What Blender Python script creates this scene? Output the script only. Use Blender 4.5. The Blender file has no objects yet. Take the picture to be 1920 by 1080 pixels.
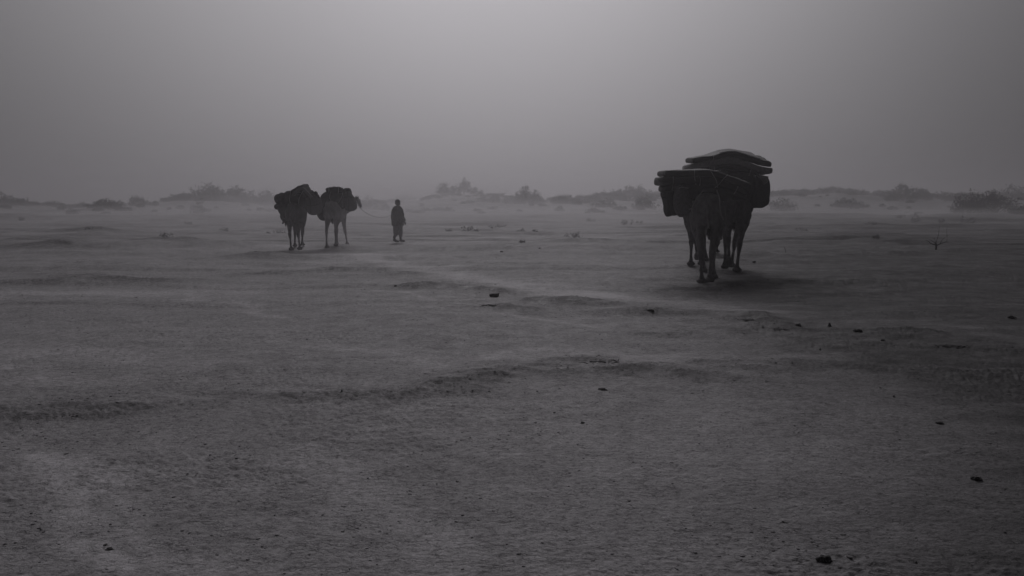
import bpy, bmesh, math, random
import numpy as np
from mathutils import Vector, Matrix, Euler, noise as mnoise

random.seed(7)
R = math.radians
scene = bpy.context.scene
COL = scene.collection

# ------------------------------------------------------------------ camera
FPX = 1600.0                      # focal length in pixels of a 1920 px wide frame
HORIZON = 383.0
PITCH = math.atan((540 - HORIZON) / FPX)
EYE = 1.64
cam_data = bpy.data.cameras.new("camera")
cam_data.sensor_width = 36.0
cam_data.lens = FPX / 1920 * 36.0
cam_data.clip_start = 0.1
cam_data.clip_end = 6000
cam = bpy.data.objects.new("camera", cam_data)
COL.objects.link(cam)
cam.location = (0, 0, EYE)
cam.rotation_euler = (R(90) - PITCH, 0, 0)
scene.camera = cam

# ------------------------------------------------------------------ sky and sun
SUN_EL, SUN_AZ = R(33.0), R(0.0)  # azimuth measured from +Y towards +X
sun_dir = Vector((math.sin(SUN_AZ) * math.cos(SUN_EL), math.cos(SUN_AZ) * math.cos(SUN_EL), math.sin(SUN_EL)))
GLOW_PEAK, GLOW_SIGMA, FLOOR = 0.615, 22.0, 0.008
SKY_TINT = (1.0, 0.968, 1.012, 1)

world = bpy.data.worlds.new("World")
scene.world = world
world.use_nodes = True
nt = world.node_tree
nt.nodes.clear()
N, L = nt.nodes.new, nt.links.new


def math_node(nt, op, a, b=None, c=None):
    n = nt.nodes.new("ShaderNodeMath")
    n.operation = op
    for i, v in enumerate((a, b, c)):
        if v is None:
            continue
        if isinstance(v, (int, float)):
            n.inputs[i].default_value = v
        else:
            nt.links.new(v, n.inputs[i])
    return n.outputs[0]


sky = N("ShaderNodeTexSky")
sky.sky_type = 'NISHITA'
sky.sun_disc = False
sky.sun_elevation = SUN_EL
sky.sun_rotation = SUN_AZ
sky.dust_density = 8
sky.air_density = 1.0
hs = N("ShaderNodeHueSaturation")
hs.inputs['Saturation'].default_value = 0.0
L(sky.outputs[0], hs.inputs['Color'])
tc = N("ShaderNodeTexCoord")
nrm = N("ShaderNodeVectorMath"); nrm.operation = 'NORMALIZE'
L(tc.outputs['Generated'], nrm.inputs[0])
dot = N("ShaderNodeVectorMath"); dot.operation = 'DOT_PRODUCT'
L(nrm.outputs[0], dot.inputs[0])
dot.inputs[1].default_value = sun_dir
cl = math_node(nt, 'MINIMUM', dot.outputs['Value'], 0.99999)
ang = math_node(nt, 'ARCCOSINE', cl)
# glow of the sun spread by the dust: exp(-angle^2 / 2 sigma^2)
sq = math_node(nt, 'MULTIPLY', ang, ang)
ex = math_node(nt, 'MULTIPLY', sq, -1 / (2 * R(GLOW_SIGMA) ** 2))
g1 = math_node(nt, 'EXPONENT', ex)
# wide second lobe, so that the sky keeps falling off gently all round
ex2 = math_node(nt, 'MULTIPLY', sq, -1 / (2 * R(60) ** 2))
g2 = math_node(nt, 'EXPONENT', ex2)
glow = math_node(nt, 'MULTIPLY_ADD', g1, GLOW_PEAK, math_node(nt, 'MULTIPLY', g2, 0.012))
# thicker dust towards the east side (right): slow, wide change
sep = N("ShaderNodeSeparateXYZ")
L(nrm.outputs[0], sep.inputs[0])
mr = N("ShaderNodeMapRange")
mr.interpolation_type = 'SMOOTHSTEP'
L(sep.outputs[0], mr.inputs[0])
mr.inputs[1].default_value = -0.1
mr.inputs[2].default_value = 0.75
mr.inputs[3].default_value = 1.0
mr.inputs[4].default_value = 0.58
# faint unevenness of the dust
nz = N("ShaderNodeTexNoise")
nz.inputs['Scale'].default_value = 2.2
nz.inputs['Detail'].default_value = 2
L(nrm.outputs[0], nz.inputs['Vector'])
un = math_node(nt, 'MULTIPLY_ADD', nz.outputs[0], 0.10, 0.95)
tot = math_node(nt, 'MULTIPLY', math_node(nt, 'MULTIPLY', glow, mr.outputs[0]), un)
comb = N("ShaderNodeMixRGB"); comb.blend_type = 'ADD'; comb.inputs[0].default_value = 1
mulsky = N("ShaderNodeMixRGB"); mulsky.blend_type = 'MULTIPLY'; mulsky.inputs[0].default_value = 1
L(hs.outputs[0], mulsky.inputs[1])
mulsky.inputs[2].default_value = (FLOOR, FLOOR, FLOOR, 1)
WS = 0.1
gsc = math_node(nt, 'MULTIPLY', tot, 1 / WS)
L(mulsky.outputs[0], comb.inputs[1])
L(gsc, comb.inputs[2])
tint = N("ShaderNodeMixRGB"); tint.blend_type = 'MULTIPLY'; tint.inputs[0].default_value = 1
L(comb.outputs[0], tint.inputs[1])
tint.inputs[2].default_value = SKY_TINT
bg = N("ShaderNodeBackground")
bg.inputs['Strength'].default_value = WS
L(tint.outputs[0], bg.inputs['Color'])
out = N("ShaderNodeOutputWorld")
L(bg.outputs[0], out.inputs['Surface'])
world.cycles.sampling_method = 'MANUAL'
world.cycles.sample_map_resolution = 512

sun_data = bpy.data.lights.new("sun", 'SUN')
sun_data.energy = 0.55
sun_data.angle = R(22)
sun_data.color = (1.0, 0.975, 1.0)
sun = bpy.data.objects.new("sun", sun_data)
COL.objects.link(sun)
sun.rotation_euler = sun_dir.to_track_quat('Z', 'Y').to_euler()
sun.location = (0, 0, 60)

scene.view_settings.view_transform = 'Standard'
scene.view_settings.look = 'None'
scene.view_settings.exposure = 0
scene.view_settings.gamma = 1
scene.render.engine = 'CYCLES'
cy = scene.cycles
cy.use_denoising = True
try:
    cy.denoiser = 'OPENIMAGEDENOISE'
except Exception:
    pass
cy.volume_bounces = 1
cy.max_bounces = 5
cy.diffuse_bounces = 3
cy.glossy_bounces = 2
cy.transparent_max_bounces = 8
cy.use_adaptive_sampling = True

HAZE_DENSITY = 0.0041


# ------------------------------------------------------------------ pixel helpers (photo pixels, 1920 x 1080)
def ray(px, py):
    u = (px - 960) / FPX
    v = (540 - py) / FPX
    cp, sp = math.cos(PITCH), math.sin(PITCH)
    return Vector((u, cp + v * sp, -sp + v * cp))


def at(px, py, Y):
    """the point seen at a pixel, Y metres ahead of the viewer"""
    d = ray(px, py)
    return Vector((0, 0, EYE)) + d * (Y / d.y)


def on_plane(px, py, z=0.0):
    d = ray(px, py)
    return Vector((0, 0, EYE)) + d * ((z - EYE) / d.z)


# ------------------------------------------------------------------ noise in numpy
def _hash(ix, iy, seed):
    h = (ix.astype(np.int64) * 374761393 + iy.astype(np.int64) * 668265263 + seed * 1442695041) & 0xFFFFFFFF
    h = ((h ^ (h >> 13)) * 1274126177) & 0xFFFFFFFF
    return (h ^ (h >> 16)) & 0xFFFF


def perlin(x, y, seed=0):
    x0 = np.floor(x); y0 = np.floor(y)
    fx = x - x0; fy = y - y0
    u = fx * fx * fx * (fx * (fx * 6 - 15) + 10)
    v = fy * fy * fy * (fy * (fy * 6 - 15) + 10)
    res = []
    for dx, dy in ((0, 0), (1, 0), (0, 1), (1, 1)):
        a = _hash(x0 + dx, y0 + dy, seed) * (2 * math.pi / 65536)
        res.append(np.cos(a) * (fx - dx) + np.sin(a) * (fy - dy))
    return ((res[0] * (1 - u) + res[1] * u) * (1 - v) + (res[2] * (1 - u) + res[3] * u) * v) * 1.5


def smooth(a, b, x):
    t = np.clip((x - a) / (b - a), 0, 1)
    return t * t * (3 - 2 * t)


# ------------------------------------------------------------------ terrain
# low banks of broken crust (photo pixels of their crest, height m, half width m)
BANKS = [
    ([(-150, 800), (0, 776), (180, 762), (330, 752), (470, 742), (640, 738), (740, 728), (840, 720), (930, 728)], 0.055, 0.28),
    ([(930, 700), (1040, 688), (1120, 684), (1200, 688), (1330, 680), (1460, 676), (1600, 684), (1750, 690), (2000, 700)], 0.075, 0.34),
    ([(860, 712), (1000, 706), (1120, 702), (1230, 700), (1330, 716)], 0.05, 0.3),
    ([(60, 528), (150, 522), (260, 526), (380, 522), (500, 514), (600, 508), (700, 506), (770, 520)], 0.10, 0.6),
    ([(770, 542), (810, 535), (850, 531), (890, 538), (930, 548)], 0.17, 0.45),
    ([(1040, 560), (1150, 575), (1230, 584), (1320, 583), (1400, 592), (1450, 604), (1520, 612)], 0.10, 0.4),
    ([(1560, 640), (1650, 634), (1760, 640), (1830, 650), (1960, 668)], 0.07, 0.4),
    ([(1500, 618), (1640, 622), (1780, 632), (1930, 650)], 0.06, 0.25),
    ([(1280, 548), (1370, 536), (1480, 530), (1580, 526), (1700, 532)], 0.10, 0.6),
    ([(-100, 468), (40, 468), (130, 464), (220, 466)], 0.22, 1.2),
    ([(260, 460), (310, 450), (350, 458), (400, 462)], 0.24, 1.0),
    ([(340, 486), (430, 484), (480, 478), (540, 488)], 0.16, 0.8),
    ([(-50, 455), (50, 452), (110, 453)], 0.2, 1.2),
    ([(140, 438), (170, 436), (200, 444)], 0.3, 1.6),
    ([(850, 472), (950, 464), (1040, 460), (1100, 455), (1180, 458)], 0.16, 1.0),
    ([(1040, 446), (1080, 450), (1130, 449)], 0.18, 1.2),
    ([(1420, 482), (1540, 484), (1700, 478), (1850, 474)], 0.16, 0.9),
    ([(1500, 455), (1560, 450), (1640, 455)], 0.25, 1.3),
    ([(1560, 430), (1630, 424), (1700, 430), (1850, 427)], 0.25, 1.8),
    ([(900, 576), (960, 574), (1010, 580)], 0.05, 0.3),
    ([(1230, 618), (1330, 612), (1440, 622)], 0.05, 0.35),
]
# wind-blown pale sand (track across the plain, ruts, drifts): pixels, strength, half width m
SANDS = [
    ([(520, 462), (640, 480), (760, 500), (880, 520), (1000, 540), (1150, 556), (1300, 572), (1440, 585), (1600, 602), (1760, 622), (1960, 650)], 1.15, 0.62),
    ([(690, 548), (760, 552), (800, 560), (830, 566)], 0.7, 0.12),
    ([(930, 582), (1010, 588), (1120, 604)], 0.5, 0.12),
    ([(940, 712), (1060, 702), (1180, 692)], 0.7, 0.05),
    ([(1000, 668), (1200, 670), (1400, 668), (1560, 664)], 0.5, 0.3),
    ([(60, 660), (180, 668), (330, 690)], 0.4, 0.4),
    ([(330, 552), (450, 575), (560, 596)], 0.5, 0.2),
    ([(-60, 560), (100, 552), (260, 548), (420, 545)], 0.6, 0.7),
    ([(60, 840), (170, 910), (280, 1000), (380, 1110)], 0.75, 0.13),
    ([(150, 850), (260, 900), (330, 950), (420, 1040)], 0.45, 0.09),
    ([(560, 860), (660, 930), (740, 1010), (800, 1100)], 0.35, 0.16),
    ([(-40, 690), (120, 720), (260, 700), (420, 690)], 0.35, 0.22),
    ([(620, 660), (800, 680), (960, 660)], 0.4, 0.22),
    ([(560, 500), (720, 486), (900, 492)], 0.4, 0.8),
    ([(1300, 445), (1200, 442), (1000, 448), (820, 455)], 0.4, 2.0),
]
BANKS_W = [(np.array([tuple(on_plane(*p))[:2] for p in pts]), h, w) for pts, h, w in BANKS]
SANDS_W = [(np.array([tuple(on_plane(*p))[:2] for p in pts]), h, w) for pts, h, w in SANDS]

CREST = [(-2000, 380), (0, 379), (60, 384), (150, 388), (240, 382), (300, 378), (350, 375), (450, 377), (540, 383), (700, 382), (770, 377),
         (850, 368), (900, 366), (950, 372), (1020, 377), (1100, 375), (1180, 368), (1240, 368), (1440, 369), (1500, 366), (1560, 364), (1660, 368),
         (1760, 373), (1920, 373), (4000, 372)]
CREST_AZ = np.array([math.atan2(p[0] - 960, FPX) for p in CREST])
CREST_R = 235.0
CREST_Z = np.array([EYE + (HORIZON - p[1]) / FPX * CREST_R for p in CREST])


def poly_dist(x, y, P):
    best = np.full(x.shape, 1e9)
    for (ax, ay), (bx, by) in zip(P[:-1], P[1:]):
        dx, dy = bx - ax, by - ay
        t = np.clip(((x - ax) * dx + (y - ay) * dy) / (dx * dx + dy * dy), 0, 1)
        best = np.minimum(best, np.hypot(x - ax - t * dx, y - ay - t * dy))
    return best


def terrain(x, y):
    """height, dark-crust mask, pale-sand mask"""
    x = np.asarray(x, float); y = np.asarray(y, float)
    r = np.hypot(x, y)
    nw = 1 - smooth(14, 30, r)
    wx = x + (0.2 + 0.3 * nw) * perlin(x / 1.7, y / 1.7, 31) + 0.10 * nw * perlin(x / 0.3, y / 0.3, 32)
    wy = y + (0.2 + 0.3 * nw) * perlin(x / 1.7, y / 1.7, 33) + 0.10 * nw * perlin(x / 0.3, y / 0.3, 34)
    z = 0.02 * perlin(x / 2.3, y / 1.6, 1) + 0.045 * perlin(x / 7.0, y / 5.0, 2) * smooth(3, 10, r)
    z += 0.10 * perlin(x / 22.0, y / 9.0, 3) * smooth(15, 40, r)
    z += 0.20 * perlin(x / 45.0, y / 16.0, 4) * smooth(40, 90, r)
    # wind-cut steps farther out
    steps = np.zeros_like(x)
    wob = 0.5 * perlin(x / 4.0, y / 3.0, 20) + 0.22 * perlin(x / 1.3, y / 1.1, 19)
    for k, (lx, ly, hh, r0_, r1_, seed) in enumerate(((5.5, 1.5, 0.05, 11, 20, 23), (9.0, 2.4, 0.085, 18, 30, 21), (14.0, 4.5, 0.15, 34, 60, 22), (26.0, 9.0, 0.22, 60, 100, 24))):
        q = perlin(x / lx, (y + wob * (0.6 + 0.4 * k)) / ly, seed)
        fade = smooth(r0_, r1_, r) * (1 - smooth(130, 200, r))
        z += hh * smooth(0.10, 0.26, q) * fade
        steps = np.maximum(steps, np.exp(-((q - 0.16) / 0.07) ** 2) * fade * (0.55 + 0.45 * perlin(x / lx * 2, y / ly, seed + 60)))
    bank = np.zeros_like(x); sand = np.zeros_like(x)
    for P, h, w in BANKS_W:
        m = (x > P[:, 0].min() - 5 * w) & (x < P[:, 0].max() + 5 * w) & (y > P[:, 1].min() - 5 * w) & (y < P[:, 1].max() + 5 * w)
        if not m.any():
            continue
        d = poly_dist(wx[m], wy[m], P)
        e = np.exp(-(d / w) ** 2)
        k = np.clip(0.62 + 0.9 * perlin(x[m] / (w * 3.2), y[m] / (w * 2.2), 40) + 0.35 * perlin(x[m] / w, y[m] / (w * 0.6), 42), 0.05, 1.4)
        z[m] += 0.66 * h * e * k
        bank[m] = np.maximum(bank[m], np.exp(-(d / (w * 1.15)) ** 2) * np.clip(k, 0, 1))
    for P, h, w in SANDS_W:
        m = (x > P[:, 0].min() - 5 * w) & (x < P[:, 0].max() + 5 * w) & (y > P[:, 1].min() - 5 * w) & (y < P[:, 1].max() + 5 * w)
        if not m.any():
            continue
        d = poly_dist(wx[m], wy[m], P)
        sand[m] = np.maximum(sand[m], h * np.exp(-(d / w) ** 2) * (0.8 + 0.4 * perlin(x[m] / (w * 3), y[m] / (w * 2), 41)))
    bank = np.maximum(bank, 0.55 * np.clip(steps, 0, 1))
    # patches where the crust is broken
    pat = smooth(0.05, 0.5, perlin(x / 3.1, y / 1.9, 50) + 0.5 * perlin(x / 0.9, y / 0.6, 51))
    rough = np.clip(0.45 + 0.75 * pat + 1.6 * bank - 0.7 * sand, 0.08, 2.2)
    near = 1 - smooth(30, 90, r)
    n1 = perlin(x / 0.42, y / 0.34, 5)
    n2 = perlin(x / 0.17, y / 0.13, 6)
    n3 = perlin(x / 0.075, y / 0.06, 7)
    n4 = perlin(x / 0.036, y / 0.03, 8)
    z += near * rough * (0.0045 * n1 + 0.0035 * n2 + 0.0045 * (1 - 2 * np.abs(n3)) + 0.0045 * n4 * (1 - smooth(9, 22, r)))
    # pits in the crust
    z -= near * rough * 0.006 * smooth(0.42, 0.62, perlin(x / 0.12, y / 0.07, 9)) * (1 - smooth(25, 60, r))
    # far dunes
    az = np.arctan2(x, y)
    crest = np.interp(az, CREST_AZ, CREST_Z)
    crest = crest + 0.35 * perlin(az * 40, az * 0 + 3.3, 60)
    f = smooth(128, CREST_R, r + 14 * perlin(az * 9, az * 0 + 1.7, 62)) * (1 - 0.75 * smooth(CREST_R, CREST_R + 120, r))
    lump = 0.8 * perlin(x / 30.0, y / 22.0, 61) * smooth(110, 170, r) * (1 - smooth(CREST_R - 40, CREST_R, r))
    z += crest * f + lump * 0.6
    # knoll under the big shrub on the right and mound left
    for (px, Y, h, w) in ((1845, 118, 0.4, 7), (200, 150, 0.4, 6), (1910, 120, 0.4, 5)):
        cx = (px - 960) / FPX * Y
        z += h * np.exp(-((x - cx) ** 2 + (y - Y) ** 2) / (w * w))
    return z, bank, sand


def gz(x, y):
    return float(terrain(np.array([x]), np.array([y]))[0][0])


Z00 = gz(0, 0)
cam.location.z = EYE


def gpt(px, py):
    """the ground point seen at a pixel"""
    z = 0.0
    for _ in range(6):
        p = on_plane(px, py, z)
        z = 0.5 * z + 0.5 * gz(p.x, p.y)
    p = on_plane(px, py, z)
    return Vector((p.x, p.y, gz(p.x, p.y)))


# ------------------------------------------------------------------ object helpers
def tag(o, label=None, cat=None, group=None, kind=None):
    if label: o['label'] = label
    if cat: o['category'] = cat
    if group: o['group'] = group
    if kind: o['kind'] = kind
    return o


def empty(name, loc, rz=0.0):
    o = bpy.data.objects.new(name, None)
    o.empty_display_size = 0.2
    COL.objects.link(o)
    o.location = loc
    o.rotation_euler = (0, 0, rz)
    return o


def link_mesh(name, me, mat=None, parent=None, loc=None, shade=True):
    o = bpy.data.objects.new(name, me)
    COL.objects.link(o)
    if mat:
        me.materials.clear()
        me.materials.append(mat)
    if parent:
        o.parent = parent
    if loc is not None:
        o.location = loc
    if shade:
        me.shade_smooth()
    return o


def np_mesh(name, verts, faces):
    me = bpy.data.meshes.new(name)
    me.from_pydata([tuple(v) for v in verts], [], [tuple(f) for f in faces])
    me.update()
    return me


class Shape:
    """collects tubes, lofts and blobs as vertices and faces"""
    def __init__(self):
        self.v, self.f = [], []

    def tube(self, pts, rad, n=10, cap=True, flat=None):
        pts = [Vector(p) for p in pts]
        base = len(self.v)
        up = None
        for i, p in enumerate(pts):
            t = (pts[min(i + 1, len(pts) - 1)] - pts[max(i - 1, 0)])
            if t.length < 1e-7: t = Vector((0, 0, 1))
            t.normalize()
            if up is None:
                up = Vector((1, 0, 0)) if abs(t.x) < 0.9 else Vector((0, 1, 0))
            a = (up - t * up.dot(t)).normalized()
            up = a
            b = t.cross(a)
            r = rad[i] if isinstance(rad, (list, tuple)) else rad
            ra, rb = (r, r) if not isinstance(r, (list, tuple)) else r
            for k in range(n):
                q = 2 * math.pi * k / n
                self.v.append(p + a * (math.cos(q) * ra) + b * (math.sin(q) * rb))
        for i in range(len(pts) - 1):
            for k in range(n):
                k2 = (k + 1) % n
                self.f.append((base + i * n + k, base + i * n + k2, base + (i + 1) * n + k2, base + (i + 1) * n + k))
        if cap:
            self.f.append(tuple(base + k for k in reversed(range(n))))
            self.f.append(tuple(base + (len(pts) - 1) * n + k for k in range(n)))
        return self

    def blob(self, c, r, n=12, m=8, rot=None):
        c = Vector(c)
        base = len(self.v)
        M = rot if rot is not None else Matrix.Identity(3)
        self.v.append(c + M @ Vector((0, 0, r[2])))
        for i in range(1, m):
            th = math.pi * i / m
            for k in range(n):
                ph = 2 * math.pi * k / n
                self.v.append(c + M @ Vector((r[0] * math.sin(th) * math.cos(ph), r[1] * math.sin(th) * math.sin(ph), r[2] * math.cos(th))))
        self.v.append(c + M @ Vector((0, 0, -r[2])))
        last = len(self.v) - 1
        for k in range(n):
            k2 = (k + 1) % n
            self.f.append((base, base + 1 + k, base + 1 + k2))
            for i in range(m - 2):
                a = base + 1 + i * n
                self.f.append((a + k, a + n + k, a + n + k2, a + k2))
            a = base + 1 + (m - 2) * n
            self.f.append((a + k, last, a + k2))
        return self

    def limb(self, pts, rad, n=12):
        """tapering chain with round joints"""
        for i in range(len(pts) - 1):
            self.tube([pts[i], pts[i + 1]], [rad[i], rad[i + 1]], n)
        for p, r in zip(pts, rad):
            rr = r if not isinstance(r, (list, tuple)) else (r[0] + r[1]) / 2
            self.blob(p, (rr, rr, rr), n, 8)
        return self

    def loft(self, rings, n=24, power=2.0):
        """rings of (centre, rx, rz, direction y) ellipse sections stacked along Y"""
        base = len(self.v)
        for (c, rx, rz) in rings:
            for k in range(n):
                q = 2 * math.pi * k / n
                cc, ss = math.cos(q), math.sin(q)
                e = 2.0 / power
                self.v.append(Vector((c[0] + rx * math.copysign(abs(cc) ** e, cc), c[1], c[2] + rz * math.copysign(abs(ss) ** e, ss))))
        for i in range(len(rings) - 1):
            for k in range(n):
                k2 = (k + 1) % n
                self.f.append((base + i * n + k, base + i * n + k2, base + (i + 1) * n + k2, base + (i + 1) * n + k))
        self.f.append(tuple(base + k for k in range(n)))
        self.f.append(tuple(base + (len(rings) - 1) * n + k for k in reversed(range(n))))
        return self

    def loft_z(self, rings, n=28):
        """rings of (centre, rx, ry) ellipse sections stacked along Z"""
        base = len(self.v)
        for (c, rx, ry) in rings:
            for k in range(n):
                q = 2 * math.pi * k / n
                self.v.append(Vector((c[0] + rx * math.cos(q), c[1] + ry * math.sin(q), c[2])))
        for i in range(len(rings) - 1):
            for k in range(n):
                k2 = (k + 1) % n
                self.f.append((base + i * n + k, base + i * n + k2, base + (i + 1) * n + k2, base + (i + 1) * n + k))
        self.f.append(tuple(base + k for k in reversed(range(n))))
        self.f.append(tuple(base + (len(rings) - 1) * n + k for k in range(n)))
        return self

    def mesh(self, name):
        me = np_mesh(name, self.v, self.f)
        return me

    def fused(self, name, voxel=0.02, smooth_it=4, wobble=0.0, wscale=0.1, fold=0.0):
        """all the shapes grown together into one continuous skin"""
        me = self.mesh(name + "_raw")
        bm = bmesh.new(); bm.from_mesh(me)
        bmesh.ops.recalc_face_normals(bm, faces=bm.faces)
        bm.to_mesh(me); bm.free()
        o = bpy.data.objects.new("tmp", me)
        COL.objects.link(o)
        m = o.modifiers.new("r", 'REMESH'); m.mode = 'VOXEL'; m.voxel_size = voxel; m.adaptivity = 0
        s = o.modifiers.new("s", 'SMOOTH'); s.iterations = smooth_it; s.factor = 0.5
        dg = bpy.context.evaluated_depsgraph_get()
        dg.update()
        res = bpy.data.meshes.new_from_object(o.evaluated_get(dg))
        res.name = name
        bpy.data.objects.remove(o)
        bpy.data.meshes.remove(me)
        if wobble or fold:
            wobble_mesh(res, wobble, wscale, fold)
        return res


def wobble_mesh(me, amp, sc, fold=0.0, seed=0.0):
    n = len(me.vertices)
    co = np.empty(n * 3); me.vertices.foreach_get('co', co)
    no = np.empty(n * 3); me.vertices.foreach_get('normal', no) if False else None
    no = np.array([v.normal[:] for v in me.vertices])
    co = co.reshape(-1, 3)
    d = np.zeros(n)
    if amp:
        a = perlin(co[:, 0] / sc + seed + co[:, 1] / sc * 0.7, co[:, 2] / sc - co[:, 1] / sc * 0.6, 5)
        b = perlin(co[:, 0] / sc * 2.3 - co[:, 1] / sc * 1.7 + seed, co[:, 2] / sc * 2.3 + co[:, 1] / sc, 6)
        d += amp * (a + 0.5 * b)
    if fold:
        an = np.arctan2(co[:, 0], co[:, 1])
        d += fold * perlin(an * 4 + seed + co[:, 2] * 0.7, co[:, 2] * 1.6, 9)
    co = co + no * d[:, None]
    me.vertices.foreach_set('co', co.ravel())
    me.update()


# ------------------------------------------------------------------ materials
def mat(name, col, rough=0.9, spec=0.2, var=0.35, scale=12.0, bump=0.3, bscale=60.0, sheen=0.0, stretch=(1, 1, 1), coord='Object'):
    m = bpy.data.materials.new(name)
    m.use_nodes = True
    t = m.node_tree
    b = t.nodes['Principled BSDF']
    b.inputs['Roughness'].default_value = rough
    b.inputs['Specular IOR Level'].default_value = spec
    b.inputs['Sheen Weight'].default_value = sheen
    c = t.nodes.new("ShaderNodeTexCoord")
    mp = t.nodes.new("ShaderNodeMapping")
    mp.inputs['Scale'].default_value = stretch
    t.links.new(c.outputs[coord], mp.inputs[0])
    n = t.nodes.new("ShaderNodeTexNoise")
    n.inputs['Scale'].default_value = scale
    n.inputs['Detail'].default_value = 5
    n.inputs['Roughness'].default_value = 0.65
    t.links.new(mp.outputs[0], n.inputs['Vector'])
    r = t.nodes.new("ShaderNodeValToRGB")
    r.color_ramp.elements[0].position = 0.3
    r.color_ramp.elements[1].position = 0.72
    lo = [max(0, x * (1 - var)) for x in col]; hi = [x * (1 + var) for x in col]
    r.color_ramp.elements[0].color = (*lo, 1)
    r.color_ramp.elements[1].color = (*hi, 1)
    t.links.new(n.outputs[0], r.inputs[0])
    t.links.new(r.outputs[0], b.inputs['Base Color'])
    if bump:
        n2 = t.nodes.new("ShaderNodeTexNoise")
        n2.inputs['Scale'].default_value = bscale
        n2.inputs['Detail'].default_value = 4
        t.links.new(mp.outputs[0], n2.inputs['Vector'])
        bp = t.nodes.new("ShaderNodeBump")
        bp.inputs['Strength'].default_value = bump
        bp.inputs['Distance'].default_value = 0.02
        t.links.new(n2.outputs[0], bp.inputs['Height'])
        t.links.new(bp.outputs[0], b.inputs['Normal'])
    return m


def grey(v):
    return (v * 1.0, v * 0.97, v * 1.0)


M = {
    'fur_dark': mat('fur_dark', grey(0.16), 0.9, 0.15, 0.4, 9, 0.6, 90, stretch=(1, 1, 0.5)),
    'fur_mid': mat('fur_mid', grey(0.27), 0.9, 0.15, 0.35, 9, 0.6, 90, stretch=(1, 1, 0.5)),
    'fur_pale': mat('fur_pale', grey(0.50), 0.9, 0.15, 0.3, 7, 0.6, 90, stretch=(1, 1, 0.5)),
    'tuft': mat('tuft', grey(0.02), 0.95, 0.1),
    'mattress_dark': mat('mattress_dark', grey(0.022), 0.7, 0.4, 0.3, 20, 0.3, 120),
    'mattress_mid': mat('mattress_mid', grey(0.38), 0.85, 0.2, 0.3, 20, 0.3, 120),
    'foam': mat('foam', grey(0.38), 0.9, 0.2, 0.25, 16, 0.3, 140),
    'blanket': mat('blanket', grey(0.07), 0.95, 0.1, 0.6, 14, 0.5, 80, stretch=(1, 1, 4)),
    'sack': mat('sack', grey(0.05), 0.95, 0.1, 0.3, 25, 0.5, 200),
    'sack_mid': mat('sack_mid', grey(0.17), 0.95, 0.1, 0.3, 25, 0.5, 200),
    'rope': mat('rope', grey(0.40), 0.9, 0.2, 0.2, 40, 0.2, 200),
    'rope_dark': mat('rope_dark', grey(0.05), 0.9, 0.2, 0.2, 40, 0.2, 200),
    'iron': mat('iron', grey(0.04), 0.5, 0.5, 0.2, 40, 0.1, 200),
    'robe': mat('robe', grey(0.09), 0.95, 0.1, 0.25, 10, 0.3, 120),
    'trousers': mat('trousers', grey(0.18), 0.95, 0.1, 0.25, 10, 0.3, 120),
    'skin': mat('skin', grey(0.06), 0.6, 0.3, 0.15, 10, 0.1, 120),
    'hair': mat('hair', grey(0.012), 0.8, 0.2),
    'shoe': mat('shoe', grey(0.03), 0.7, 0.3),
    'leaf': mat('leaf', grey(0.022), 0.9, 0.15, 0.6, 1.2, 0, 1),
    'leaf_dark': mat('leaf_dark', grey(0.02), 0.9, 0.15, 0.6, 1.2, 0, 1),
    'wood': mat('wood', grey(0.05), 0.9, 0.15, 0.4, 10, 0.4, 60),
    'wood_dark': mat('wood_dark', grey(0.018), 0.9, 0.15, 0.4, 10, 0.4, 60),
    'dry': mat('dry', grey(0.06), 0.9, 0.1, 0.5, 5, 0, 1),
    'stone': mat('stone', grey(0.10), 0.9, 0.2, 0.4, 30, 0.6, 90),
    'clod': mat('clod', grey(0.2), 0.95, 0.15, 0.35, 3, 0.5, 90, coord='Object'),
}


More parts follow.
